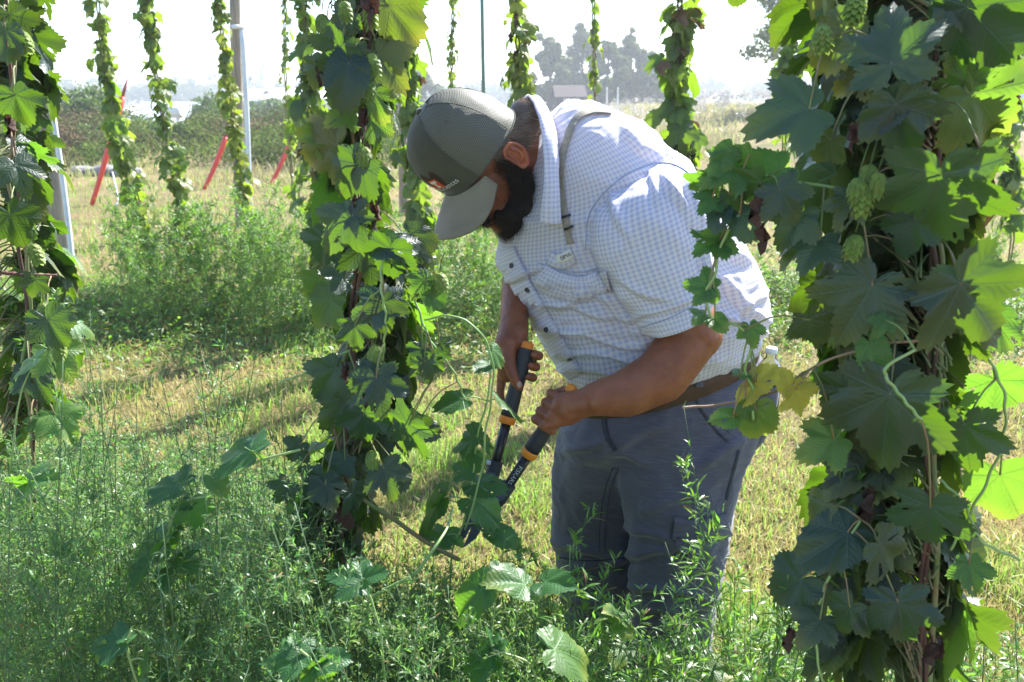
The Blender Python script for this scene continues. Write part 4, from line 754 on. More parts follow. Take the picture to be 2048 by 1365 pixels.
d = .005*fbm(V*np.array([7, 7, 7]), 3, 31)+.0022*fbm(V*24, 2, 32)+.0045*rid(V*np.array([9, 9, 16]), 61)+.0028*rid(V*np.array([22, 22, 34]), 62)
Z = V@norm([-.35, .1, 1.]); belly = np.clip((P(1100, 560, 2)[2]-V[:, 2])/.1, 0, 1); bnd = belly*.0042*np.sin(Z*190+5*fbm(V*7, 2, 3))*np.clip(.4+fbm(V*11, 2, 8), 0, 1); d += bnd
d += folds(V, [(1175, 480, 1240, 590, 9, .007), (1190, 560, 1280, 680, 9, .010), (1060, 600, 1260, 640, 7, .007), (1085, 650, 1290, 700, 7, .008), (1110, 700, 1290, 720, 7, .008), (1130, 735, 1280, 755, 7, .008), (1080, 560, 1230, 600, 7, .006), (1440, 560, 1530, 640, 10, .009), (1430, 620, 1530, 670, 8, .009), (1390, 330, 1300, 300, 10, .006), (1240, 250, 1330, 330, 9, .005), (1420, 500, 1500, 520, 10, .006), (1010, 560, 1080, 540, 6, .006), (1120, 620, 1200, 560, 7, .006), (1450, 650, 1510, 600, 8, .008)])
V = V+Nn*d[:, None]; F = [grid_faces(n, 230)]
shirt = mk('shirt', V, F, M_plaid, man, uv*np.array([1, 1])); sh_tree = bvh(V, F)
def sleeve(rings, m=90, seed=0, fl=()):
    n = 120; V, uv = loft([ring3(*q, n, 2.0) for q in rings], m); V = V.reshape(-1, 3); Nn = vnormal(V, n, m); cen = V.reshape(m, n, 3).mean(1).repeat(n, 0); Nn *= np.sign(((V-cen)*Nn).sum(1))[:, None]
    d = .005*fbm(V*8, 3, seed)+.0016*fbm(V*26, 2, seed+1)+.0035*rid(V@np.array([[1, .3, .5], [0, 1, 0], [-.5, 0, 1]])*np.array([13, 9, 7]), seed+3)+.0018*rid(V*np.array([30, 22, 18]), seed+4)
    if fl: d += folds(V, fl)
    V = V+Nn*d[:, None]; inner = V-Nn*.0016; k = (m-1)*n; i = np.arange(n); j = (i+1) % n; e = np.c_[k+i, k+j, k+j+n*m, k+i+n*m]
    return np.vstack([V, inner]), [grid_faces(n, m), grid_faces(n, m)[:, ::-1]+n*m, e], np.vstack([uv, uv])
sl = [((1262, 350), (1322, 322), 1.94, .05), ((1200, 398), (1368, 326), 1.90, .10), ((1178, 450), (1392, 356), 1.875, .118), ((1190, 520), (1408, 430), 1.85, .115), ((1222, 580), (1424, 510), 1.835, .108), ((1258, 628), (1430, 572), 1.82, .098), ((1291, 668), (1420, 612), 1.805, .09)]
V, F, uv = sleeve(sl, seed=41, fl=[(1215, 380, 1260, 480, 9, .006), (1330, 350, 1400, 470, 9, .007), (1380, 370, 1425, 560, 7, .008), (1240, 560, 1330, 600, 8, .006), (1270, 640, 1400, 590, 6, .004), (1300, 340, 1320, 420, 8, .004)]); mk('sleeve', V, F, M_plaid, shirt, uv); sl_tree = bvh(V, F)
sl2 = [((1130, 350), (1180, 330), 2.14, .05), ((1085, 400), (1190, 380), 2.18, .09), ((1060, 450), (1160, 440), 2.18, .09), ((1030, 490), (1120, 500), 2.17, .085), ((1012, 540), (1090, 552), 2.155, .075)]
V, F, uv = sleeve(sl2, seed=51); mk('sleeve', V, F, M_plaid, shirt, uv)
# shoulder seam of the sleeve, hem stitching
M_st = simple('shirt_stitch', (.42, .46, .62), None, .8, 40)
def two(trees, px, py, off):
    best = None
    for t_ in trees:
        p, n_ = hit(t_, px, py, off)
        if p is not None and (best is None or np.linalg.norm(p-CAM) < np.linalg.norm(best[0]-CAM)): best = (p, n_)
    return best if best else (None, None)
class Multi:
    def __init__(s, ts): s.ts = ts
    def ray_cast(s, o, d):
        best = (None, None, None, None)
        for t_ in s.ts:
            h = t_.ray_cast(o, d)
            if h[0] is not None and (best[0] is None or h[3] < best[3]): best = h
        return best
both = Multi([sh_tree, sl_tree])
seam(shirt, both, [(1172, 500), (1176, 440), (1200, 395), (1250, 352), (1310, 328), (1350, 330), (1385, 352)], 'armhole_seam', 3, M_st, 60, .002)
seam(shirt, sl_tree, [(1284, 655), (1340, 636), (1405, 604)], 'hem_stitch', 2, M_st, 30, .0015)
# placket with buttons
V, F, uv = strip(sh_tree, [(1012, 500), (1040, 560), (1078, 630), (1112, 690), (1150, 755)], 40, .0045, 60); mk('placket', V, F, M_plaid, shirt, uv); pl_tree = Multi([bvh(V, F), sh_tree])
M_but = simple('dark_button', (.03, .035, .04), (.06, .06, .065), .3, 90)
for px, py in ((1055, 580), (1093, 660), (1139, 718), (1024, 532)):
    p, n_ = hit(pl_tree, px, py, .001)
    if p is None: continue
    u_ = norm(np.cross(n_, [0, 0, 1.])); w_ = np.cross(n_, u_); mb = MB(); k = 20; an = np.arange(k)/k*2*np.pi; prof = [(0, .0), (.0062, .0), (.0066, .0012), (.006, .0026), (.0045, .0026), (.004, .0018), (0.0001, .0018)]
    V = np.array([p+n_*h_+r_*(np.cos(an)[:, None]*u_+np.sin(an)[:, None]*w_) for r_, h_ in prof]); W, F = closed(V); mb.add(W, F)
    for a in range(4): mb.add(*sphere(p+n_*.0019+.0014*(math.cos(a*math.pi/2+.78)*u_+math.sin(a*math.pi/2+.78)*w_), .0006, None, 8, 6)[:2])
    mb.build('button', M_but, shirt)
# chest pocket with flap, chest tab with the label
V, F, uv = strip(both, [(1086, 558), (1130, 575), (1178, 580)], 55, .004, 40); mk('chest_pocket', V, F, M_plaid, shirt, uv)
V, F, uv = strip(both, [(1082, 548), (1120, 568), (1165, 575), (1222, 560)], 46, .007, 40); pkt = mk('pocket_flap', V, F, M_plaid, shirt, uv); seam(shirt, both, [(1078, 527), (1120, 540), (1168, 545), (1200, 535)], 'pocket_seam', 2, M_st, 30, .004)
V, F, uv = strip(both, [(1100, 516), (1124, 524), (1148, 511)], 27, .0085, 24); mk('chest_tab', V, F, M_plaid_c, shirt, uv)
M_lab = simple('cloth_label', (.72, .70, .64), (.68, .66, .6), .7, 40); M_ink = simple('label_ink', (.04, .045, .05), None, .7, 40)
V, F, uv = strip(both, [(1118, 517), (1132, 514), (1147, 505)], 17, .0115, 20); lab = mk('label', V, F, M_lab, shirt, uv); lab_tree = bvh(V, F)
def text_on(tree_, s, c, xdir, size, mat, parent, name, thick=.0006, off=.001, arc=0.):
    """lettering pressed onto a surface: glyph outlines placed along a picture direction"""
    cu_ = bpy.data.curves.new('t', 'FONT'); cu_.body = s; cu_.align_x = 'CENTER'; cu_.align_y = 'CENTER'; cu_.size = 1; cu_.resolution_u = 3; o = bpy.data.objects.new('t', cu_); C.objects.link(o)
    dg = bpy.context.evaluated_depsgraph_get(); me = bpy.data.meshes.new_from_object(o.evaluated_get(dg)); V = np.array([v.co[:] for v in me.vertices]); Fs = [tuple(p.vertices) for p in me.polygons]; bpy.data.objects.remove(o); bpy.data.meshes.remove(me)
    xd = norm(np.array([*xdir, 0]))[:2]; yd = np.array([xd[1], -xd[0]]); W = []; ok = []
    for x, y, _ in V:
        q = np.array(c)+xd*x*size+yd*(y+arc*x*x)*size; p, n_ = hit(tree_, q[0], q[1], off); ok.append(p is not None); W.append(p if p is not None else [0, 0, 0])
    ok = np.array(ok); Fk = [f for f in Fs if all(ok[i] for i in f)]
    if not Fk: return None
    used = sorted({i for f in Fk for i in f}); ix = {a: i for i, a in enumerate(used)}; W = np.array([W[i] for i in used]); tri = [np.array([[ix[i] for i in f]]) for f in Fk]
    byk = {}
    for f in tri: byk.setdefault(f.shape[1], []).append(f)
    return mk(name, W, [np.concatenate(v) for v in byk.values()], mat, parent, smooth=False)
text_on(lab_tree, 'MAG', (1139, 510), (1, -.38), 11, M_ink, shirt, 'label_lettering')
mb = MB(); p, n_ = hit(lab_tree, 1125, 516, .0012); u_ = norm(np.cross(n_, [0, 0, 1.])); w_ = np.cross(n_, u_); an = np.linspace(0, 2*np.pi, 22); mb.add(*tube(p+.0042*(np.cos(an)[:, None]*u_+np.sin(an)[:, None]*w_), .0006, 5)); mb.add(*tube([p-.003*u_+.001*w_, p-.0005*u_-.0012*w_, p+.003*u_], .0006, 5)); mb.build('label_emblem', M_ink, shirt)
# collar: band folded over, lying round the near side of the neck
def ribbon3(inner, outer, thick=.004, n=60, k=9, bulge=.01):
    A = crom(np.array([P(*q) for q in inner]), n); B_ = crom(np.array([P(*q) for q in outer]), n); rows = []
    nr = []
    for i in range(n):
        T = A[min(i+1, n-1)]-A[max(i-1, 0)]; nn = norm(np.cross(T, B_[i]-A[i])); nn = -nn if nn@(CAM-A[i]) < 0 else nn; nr.append(nn)
        rows.append([A[i]+(B_[i]-A[i])*f+nn*bulge*math.sin(math.pi*f) for f in np.linspace(0, 1, k)])
    V = np.array(rows); N = np.array(nr)[:, None]; V = V+N*.0016*vnoise(V.reshape(-1, 3)*40, 3).reshape(n, k, 1); Bk = V-N*thick; W = np.concatenate([V[:, :], Bk[:, ::-1]], 1); L = np.concatenate([[0], np.cumsum(np.linalg.norm(np.diff(A, axis=0), axis=1))])
    F = grid_faces(2*k, n); w = np.linalg.norm(B_-A, axis=1).mean(); u = np.concatenate([np.linspace(0, w, k), np.linspace(w, 0, k)]); uv = np.stack(np.meshgrid(u, L), -1).reshape(-1, 2)
    cap = [np.array([list(range(2*k))[::-1]]), np.array([[(n-1)*2*k+i for i in range(2*k)]])]; return W.reshape(-1, 3), [F]+cap, uv
V, F, uv = ribbon3([(1046, 200, 2.08), (1060, 193, 1.99), (1078, 228, 1.90), (1088, 290, 1.845), (1089, 360, 1.82), (1084, 410, 1.815), (1080, 446, 1.82)], [(1068, 212, 2.10), (1085, 206, 2.03), (1107, 243, 1.93), (1117, 300, 1.87), (1119, 360, 1.84), (1121, 410, 1.83), (1123, 448, 1.83)], bulge=.009)
col_ = mk('collar', V, F, M_plaid_c, shirt, uv)
V, F, uv = ribbon3([(1060, 193, 1.995), (1050, 205, 2.08), (1042, 240, 2.15), (1040, 330, 2.19), (1048, 440, 2.14)], [(1092, 208, 2.03), (1080, 212, 2.12), (1062, 240, 2.20), (1030, 340, 2.24), (1020, 450, 2.18)], bulge=.008); mk('collar', V, F, M_plaid_c, shirt, uv)
# collar stand closing round the neck
V, F, uv = ribbon3([(1052, 202, 2.06), (1066, 200, 1.99), (1082, 240, 1.90), (1093, 300, 1.86), (1095, 370, 1.84), (1088, 440, 1.84)], [(1076, 215, 2.06), (1090, 220, 2.0), (1104, 260, 1.93), (1112, 310, 1.88), (1114, 370, 1.86), (1116, 444, 1.85)], bulge=.0); mk('collar_stand', V, F, M_plaid_c, shirt, uv)
# suspender
M_sus = simple('tan_webbing', (.34, .30, .24), (.26, .23, .18), .8, 120, bmp=.001); M_blk = simple('black_plastic', (.012, .012, .014), (.02, .02, .022), .35, 30)
V, F, uv = strip(both, [(1222, 226), (1182, 226), (1152, 243), (1134, 285), (1125, 330), (1125, 385), (1132, 435), (1142, 488)], 14, .0065, 70); sus = mk('suspender', V, F, M_sus, man, uv); st_ = Multi([bvh(V, F), sh_tree])
for py_ in (434, 456): V, F, uv = strip(st_, [(1123+(py_-434)*.25, py_+3), (1132+(py_-434)*.25, py_), (1142+(py_-434)*.25, py_-4)], 5, .004, 10); mk('slider', V, F, M_blk, sus, uv)
# ---------------------------------------------------------------- cap
def cap_pt(az, s):                       # az from the front, s 0 at the rim, 1 at the button; head frame (l,f,u)
    az = np.asarray(az, float); s = np.asarray(s, float); e = np.clip(1-s**2.35, 0, 1)**(1/2.15); rl = .095; rf = np.where(np.cos(az) > 0, .115, .122)
    l = np.sin(az)*rl*e; f = np.cos(az)*rf*e; fr = np.clip(np.cos(az), 0, 1); h = .150
    u = s*h+.012*fr*np.sin(np.pi*np.clip(s, 0, 1))*1.2-.022*np.clip(-np.cos(az), 0, 1)*(1-s)-.012*np.abs(np.sin(az))*(1-s)+.004
    f = f+.010*fr*np.sin(np.pi*s)-.004; return np.stack([l, f, u], -1)
def cap_piece(a0, a1, na, ns, push=0., s1=1.):
    A, S_ = np.meshgrid(np.linspace(a0, a1, na), np.linspace(0, s1, ns)**.8); V = cap_pt(A, S_).reshape(-1, 3); dirn = V-[0, 0, .03]; V = V+dirn/np.linalg.norm(dirn, axis=1)[:, None]*(push+.0012*fbm(V*30, 2, 6)[:, None])
    uv = np.c_[(A*.1).ravel(), (S_*.17).ravel()]; return hdv(V), [grid_faces(na, ns, False)], uv
m, t, b = newmat('cap_cotton'); co = coord(t); n1 = noise(t, co, 14, 4); n2 = noise(t, co, 400, 2); c = mixc(t, ramp(t, n1, .4, .7), (.082, .078, .050), (.058, .056, .038)); t.links.new(c, b.inputs['Base Color']); b.inputs['Roughness'].default_value = .85; b.inputs['Specular IOR Level'].default_value = .25; b.inputs['Sheen Weight'].default_value = .3; bump(t, b, n2, .0008, .6); M_capf = m
m, t, b = newmat('cap_mesh'); uv = coord(t, 'UV'); s = t.nodes.new('ShaderNodeSeparateXYZ'); t.links.new(uv, s.inputs[0]); row = mth(t, 'DIVIDE', s.outputs[1], .0040); odd = mth(t, 'MULTIPLY', mth(t, 'GREATER_THAN', mth(t, 'PINGPONG', mth(t, 'FLOOR', row), 1), .5), .5)
cx_ = mth(t, 'SUBTRACT', mth(t, 'FRACT', mth(t, 'ADD', mth(t, 'DIVIDE', s.outputs[0], .0040), odd)), .5); cy_ = mth(t, 'SUBTRACT', mth(t, 'FRACT', row), .5); dd = mth(t, 'SQRT', mth(t, 'ADD', mth(t, 'MULTIPLY', cx_, cx_), mth(t, 'MULTIPLY', cy_, cy_))); hole = mth(t, 'SUBTRACT', 1, ramp(t, dd, .2, .32))
c = mixc(t, hole, (.145, .138, .095), (.022, .022, .018)); t.links.new(c, b.inputs['Base Color']); b.inputs['Roughness'].default_value = .6; bump(t, b, mth(t, 'SUBTRACT', 1, hole), .0012, 1.); M_capm = m
V, F, uv = cap_piece(-R(62), R(62), 60, 40); cap = mk('cap', V, F, M_capf, man, uv); capV, capF = [V], [F]
V, F, uv = cap_piece(R(62), R(298), 110, 40); o_ = mk('mesh_panel', V, F, M_capm, cap, uv); cap_tree = Multi([bvh(capV[0], capF[0]), bvh(V, F)])
M_capseam = simple('cap_seam', (.10, .105, .08), (.07, .075, .06), .8, 60)
for a_ in (R(62), R(122), R(180), R(238), R(298), 0.):
    s_ = np.linspace(0.02, .985, 30)**.8; Pp = cap_pt(np.full(30, a_), s_); dirn = Pp-[0, 0, .03]; Pp = Pp+dirn/np.linalg.norm(dirn, axis=1)[:, None]*.0008; V, F, _ = tube(hdv(Pp), .0011 if a_ else .0006, 6); mk('seam', V, F, M_capseam, cap)
A_ = np.linspace(0, 2*np.pi, 90); Pp = cap_pt(A_, 0*A_); V, F, _ = tube(hdv(Pp*np.array([1.005, 1.005, 1])), .0016, 6); mk('rim', V, F, M_capseam, cap)
V, F, _ = sphere(hdv(cap_pt(0., 1.)-[0, 0, -.001]), (.0085, .0085, .0045), HM); mk('top_button', V, F, M_capf, cap)
for a_, s_ in ((R(34), .66), (-R(34), .66), (R(92), .74)):
    p = cap_pt(a_, s_); dn = norm(p-np.array([0, 0, .03])); q = hdv(p+dn*.001); n_ = HM@dn; u_ = norm(np.cross(n_, [0, 0, 1.])); w_ = np.cross(n_, u_); an = np.linspace(0, 2*np.pi, 16); V, F, _ = tube(q+.0026*(np.cos(an)[:, None]*u_+np.sin(an)[:, None]*w_), .0009, 5); mk('eyelet', V, F, M_capseam, cap)
# brim, curved down at its sides, with stitched rows
nb, mbm = 60, 26; A, T_ = np.meshgrid(np.linspace(-1, 1, nb), np.linspace(0, 1, mbm)); az = A*R(66); root = cap_pt(az, 0*az); out = np.stack([np.sin(az*.55)*.35, np.cos(az*.5), 0*az], -1)
Lb = .100*np.clip(1-np.abs(A)**8, 0, 1)**.5; Vb = root+out*(T_*Lb)[..., None]; Vb[..., 2] += -.30*T_*Lb-.046*(A**2)*(.2+.8*T_)+.008*T_*np.cos(A*1.4); row_ = np.sin(T_*Lb/.0046*2*np.pi)
Vb[..., 2] += .0003*row_; Bk = Vb.copy(); Bk[..., 2] -= .0035; W = np.concatenate([Vb.reshape(-1, 3), Bk.reshape(-1, 3)]); nn_ = nb*mbm; e = [k for k in range(nb)]+[k*nb+nb-1 for k in range(1, mbm)]+[(mbm-1)*nb+k for k in range(nb-2, -1, -1)]+[k*nb for k in range(mbm-2, 0, -1)]; e = np.array(e); e2 = np.roll(e, -1)
m, t, b = newmat('brim_cloth'); uvn = coord(t, 'UV'); s = t.nodes.new('ShaderNodeSeparateXYZ'); t.links.new(uvn, s.inputs[0]); st = ramp(t, mth(t, 'PINGPONG', mth(t, 'DIVIDE', s.outputs[1], .0052), .5), .36, .5); n1 = noise(t, coord(t), 18, 4); c = mixc(t, ramp(t, n1, .4, .7), (.28, .24, .175), (.22, .19, .14)); c = mixc(t, mth(t, 'MULTIPLY', st, .5), c, (.13, .12, .10)); t.links.new(c, b.inputs['Base Color']); b.inputs['Roughness'].default_value = .8; bump(t, b, mth(t, 'SUBTRACT', 1, st), .0008, .8)
uvb = np.c_[A.ravel()*.1, (T_*Lb).ravel()]; mk('brim', hdv(W), [grid_faces(nb, mbm, False), grid_faces(nb, mbm, False)[:, ::-1]+nn_, np.c_[e, e+nn_, e2+nn_, e2]], m, cap, np.vstack([uvb, uvb]))
# emblem on the front: dark leaf shape, orange red square with a white T, lettering below
M_or = simple('orange_patch', (.72, .09, .02), (.62, .07, .02), .6, 60); M_wt = simple('white_thread', (.80, .80, .80), (.7, .7, .7), .7, 80); M_dk = simple('dark_thread', (.03, .014, .010), (.045, .02, .014), .7, 60)
def cap_local(a_, s_, off): p = cap_pt(a_, s_); dn = p-[0, 0, .03]; return hdv(p+dn/np.linalg.norm(dn, axis=-1)[..., None]*off)
def cap_poly(poly, off, mat, name, a0=R(2), s0=.22):         # polygon in metres laid on the front panel, x towards his left
    poly = np.array(poly, float)*1.25; K = []
    for i in range(len(poly)):
        q = poly[(i+1) % len(poly)]; k = max(1, int(np.linalg.norm(q-poly[i])/.004)); K += [poly[i]+(q-poly[i])*j/k for j in range(k)]
    K = np.array(K); c = K.mean(0); n = len(K); R_ = [c+(K-c)*f for f in (1, .66, .33)]; W = np.vstack(R_+[c[None]]); V = cap_local(a0+W[:, 0]/.105, np.clip(s0+W[:, 1]/.15, 0, 1), off)
    i = np.arange(n); j = (i+1) % n; F = [np.concatenate([np.c_[k*n+i, k*n+j, (k+1)*n+j, (k+1)*n+i] for k in (0, 1)]), np.c_[2*n+i, 2*n+j, np.full(n, 3*n)]]; return mk(name, V, F, mat, cap, smooth=False)
EM = dict(a0=R(20), s0=.27)
cap_poly([(-.021, .016), (-.010, .024), (-.004, .014), (.004, .010), (.012, .022), (.020, .018), (.022, .004), (.016, -.010), (.004, -.017), (-.010, -.015), (-.019, -.004)], .0012, M_dk, 'emblem_leaf', **EM)
cap_poly([(-.0105, .008), (.0105, .008), (.0105, -.0115), (-.0105, -.0115)], .0019, M_or, 'emblem_square', **EM)
cap_poly([(-.0075, .0055), (.0075, .0055), (.0075, .0015), (.0058, .0015), (.0050, .0030), (.0018, .0030), (.0018, -.0072), (.0038, -.0078), (.0038, -.0092), (-.0038, -.0092), (-.0038, -.0078), (-.0018, -.0072), (-.0018, .0030), (-.0050, .0030), (-.0058, .0015), (-.0075, .0015)], .0026, M_wt, 'emblem_letter', **EM)
cu_ = bpy.data.curves.new('t', 'FONT'); cu_.body = 'PlantSciences'; cu_.align_x = 'CENTER'; cu_.size = .016; cu_.resolution_u = 2; o = bpy.data.objects.new('t', cu_); C.objects.link(o); me = bpy.data.meshes.new_from_object(o.evaluated_get(bpy.context.evaluated_depsgraph_get())); Vt = np.array([v.co[:] for v in me.vertices]); Ft = {}
for p_ in me.polygons: Ft.setdefault(len(p_.vertices), []).append(list(p_.vertices))
bpy.data.objects.remove(o); bpy.data.meshes.remove(me); V = cap_local(EM['a0']+R(2)-Vt[:, 0]*-1/.105, np.clip(.13+Vt[:, 1]/.15, 0, 1), .0014); mk('lettering', V, [np.array(v) for v in Ft.values()], M_wt, cap, smooth=False)
# ---------------------------------------------------------------- hair and beard
m, t, b = newmat('dark_hair'); a = N_(t, 'ShaderNodeAttribute', attribute_name='tint'); s = t.nodes.new('ShaderNodeSeparateColor'); t.links.new(a.outputs['Color'], s.inputs[0]); c = mixc(t, s.outputs[0], (.004, .003, .003), (.045, .028, .02)); t.links.new(c, b.inputs['Base Color']); b.inputs['Roughness'].default_value = .5; b.inputs['Specular IOR Level'].default_value = .25; M_hair = m
m, t, b = newmat('sunlit_brown_hair'); a = N_(t, 'ShaderNodeAttribute', attribute_name='tint'); s = t.nodes.new('ShaderNodeSeparateColor'); t.links.new(a.outputs['Color'], s.inputs[0]); c = mixc(t, s.outputs[0], (.06, .04, .028), (.52, .37, .26)); t.links.new(c, b.inputs['Base Color']); b.inputs['Roughness'].default_value = .36; M_hairb = m  # strand browns lightened so the hair looks lit by the sun
def strands(roots, dirs, L, w, curl=.25, seg=4, lt=(.1, .9), grav=0.):
    n = len(roots); d = unit(dirs); sdv = unit(np.cross(d, rng.normal(size=(n, 3)))); p = roots.copy(); rows = []; L = L[:, None]/seg; bend = unit(rng.normal(size=(n, 3)))
    for k in range(seg+1):
        ww = w*(1-.8*k/seg); rows.append(p-sdv*ww); rows.append(p+sdv*ww); d = unit(d+bend*curl*(1 if k % 2 else .3)+[0, 0, -grav]); bend = unit(bend+.6*rng.normal(size=(n, 3))); p = p+d*L
    V = np.stack(rows, 1).reshape(-1, 3); i = np.arange(n)[:, None]*(2*seg+2); F = [np.concatenate([i+np.array([[2*k, 2*k+1, 2*k+3, 2*k+2]]) for k in range(seg)])]; col = np.repeat(np.c_[rng.uniform(*lt, n), np.zeros(n), np.zeros(n)], 2*seg+2, 0); return V, F, None, col
# beard mass
bb = MB()
for l, f, u, r_ in ((0, .074, -.150, (.048, .034, .034)), (.034, .048, -.132, (.034, .042, .040)), (-.034, .048, -.132, (.034, .042, .040)), (.058, .010, -.104, (.022, .026, .042)), (-.058, .010, -.104, (.022, .026, .042)), (.072, -.004, -.055, (.011, .016, .040)), (-.072, -.004, -.055, (.011, .016, .040)), (0, .060, -.176, (.046, .036, .026)), (.022, .097, -.086, (.020, .012, .009)), (-.022, .097, -.086, (.020, .012, .009)), (.034, .078, -.108, (.014, .020, .026)), (-.034, .078, -.108, (.014, .020, .026)), (0, .030, -.150, (.046, .04, .03)), (.046, .030, -.140, (.030, .034, .034)), (.05, .018, -.118, (.024, .034, .034)), (-.046, .030, -.140, (.030, .034, .034))):
    bb.add(*sphere(hd(l, f+(.020 if f > .09 else .010 if f > .02 else -.008), u-(.010 if f > .09 else .019 if f > .02 else .008)), np.array(r_)*(1.1 if f < .08 and f > .02 else 1.), HM)[:2])
V, F, Nn = fuse(bb, .004, 6); V = V+Nn*.003*fbm(V*60, 2, 4)[:, None]; beard = mk('beard', V, F, M_hair, man, col=np.full((len(V), 3), .12))
tri = rng.integers(0, len(V), 18000); dn = Nn[tri]; down = -HU*.7+HF*.3; mb = MB(); mb.add(*strands(V[tri]+rng.normal(size=(18000, 3))*.0015, dn+.75*down+rng.normal(size=(18000, 3))*.45, rng.uniform(.008, .026, 18000), .00028, .45)); mb.build('whiskers', M_hair, beard)
# stubble edge on the cheek
bt_ = []
sk_V = [hit(skin_tree, px, py, .0003)[0] for px, py in zip(rng.uniform(975, 1080, 2600), rng.uniform(335, 470, 2600))]; sk_V = np.array([p for p in sk_V if p is not None]); loc = (sk_V-HC)@HM; keep = (loc[:, 2] < -.03) & (loc[:, 1] < .10) & (rng.uniform(size=len(loc)) < np.clip((.075-loc[:, 1])*22+(-.065-loc[:, 2])*10, .03, 1)) & (loc[:, 1] > -.012)
sk_V = sk_V[keep]; mb = MB(); mb.add(*strands(sk_V, np.tile(-HU*.8+HF*.4+HL*.3, (len(sk_V), 1))+rng.normal(size=(len(sk_V), 3))*.4, rng.uniform(.003, .008, len(sk_V)), .0002, .3)); mb.build('stubble', M_hair, beard)
# head hair below the cap at the back and round the ear
sb = MB(); sb.add(*sphere(hd(0, -.020, -.020), (.084, .090, .078), HM)[:2]); sb.add(*sphere(hd(0, -.072, -.060), (.066, .052, .058), HM)[:2]); sb.add(*sphere(hd(0, -.085, -.085), (.055, .040, .045), HM)[:2]); sb.add(*sphere(P(1050, 236, 2.0), .042)[:2]); V, F, Nn = fuse(sb, .005, 5); loc = (V-HC)@HM
bad = (loc[:, 1] > .008-.25*np.abs(loc[:, 2]+.0)) & (loc[:, 2] < .0); bad |= (np.abs(loc[:, 0]) > .045) & (loc[:, 2] < -.03) & (loc[:, 1] > -.058); keepv = ~bad & (loc[:, 2] < .04)
F2 = [f[keepv[f].all(1)] for f in F]; hair = mk('hair', V, F2, M_hairb, man, col=np.full((len(V), 3), .15)); cand = np.where(keepv & (loc[:, 2] < .012))[0]; tri = rng.choice(cand, 9000); dn = Nn[tri]; mb = MB(); mb.add(*strands(V[tri], dn*.35-HU*.8-HF*.45+rng.normal(size=(9000, 3))*.22, rng.uniform(.010, .026, 9000), .0003, .14, lt=(.1, 1))); mb.build('locks', M_hairb, hair)
# fine hair on the forearms
ah = []
for (x0, x1, y0, y1, n_) in ((1200, 1430, 660, 830, 1500), (998, 1055, 560, 660, 500)):
    ah += [hit(skin_tree, a, b_, .0002)[0] for a, b_ in zip(rng.uniform(x0, x1, n_), rng.uniform(y0, y1, n_))]
ah = np.array([p for p in ah if p is not None]); ax_ = norm(lw-le); mb = MB(); mb.add(*strands(ah, np.tile(ax_*.8+norm(CAM-le)*.35+np.array([0, 0, -.3]), (len(ah), 1))+rng.normal(size=(len(ah), 3))*.25, rng.uniform(.005, .012, len(ah)), .00013, .15)); mb.build('arm_hair', M_hair, man)
# sideburn
sb_ = [hit(skin_tree, px, py, .0003)[0] for px, py in zip(rng.uniform(985, 1035, 1800), rng.uniform(300, 400, 1800))]; sb_ = np.array([p for p in sb_ if p is not None]); loc = (sb_-HC)@HM; k_ = (loc[:, 1] < .022) & (loc[:, 1] > -.014); sb_ = sb_[k_]; mb = MB(); mb.add(*strands(sb_, np.tile(-HU+HL*.3, (len(sb_), 1))+rng.normal(size=(len(sb_), 3))*.3, rng.uniform(.006, .014, len(sb_)), .0003, .3)); mb.build('sideburn', M_hair, beard)
for s_ in (-1, 1):
    V, F, _ = sphere(hd(s_*.031, .090, -.034), (.0125, .0125, .0125), HM); mk('eye', V, F, simple('eye_white', (.7, .68, .65), None, .2, 5), man)
    q = np.array([hd(s_*(.016+.03*k/40), .108-.012*k/40, -.012+.004*math.sin(k/13)) for k in range(40)]); q = np.repeat(q, 6, 0); mb = MB(); mb.add(*strands(q+rng.normal(size=q.shape)*.002, np.tile(HF*.4+HL*s_, (len(q), 1))+rng.normal(size=q.shape)*.3, rng.uniform(.005, .009, len(q)), .0003, .1)); mb.build('eyebrow', M_hair, man)
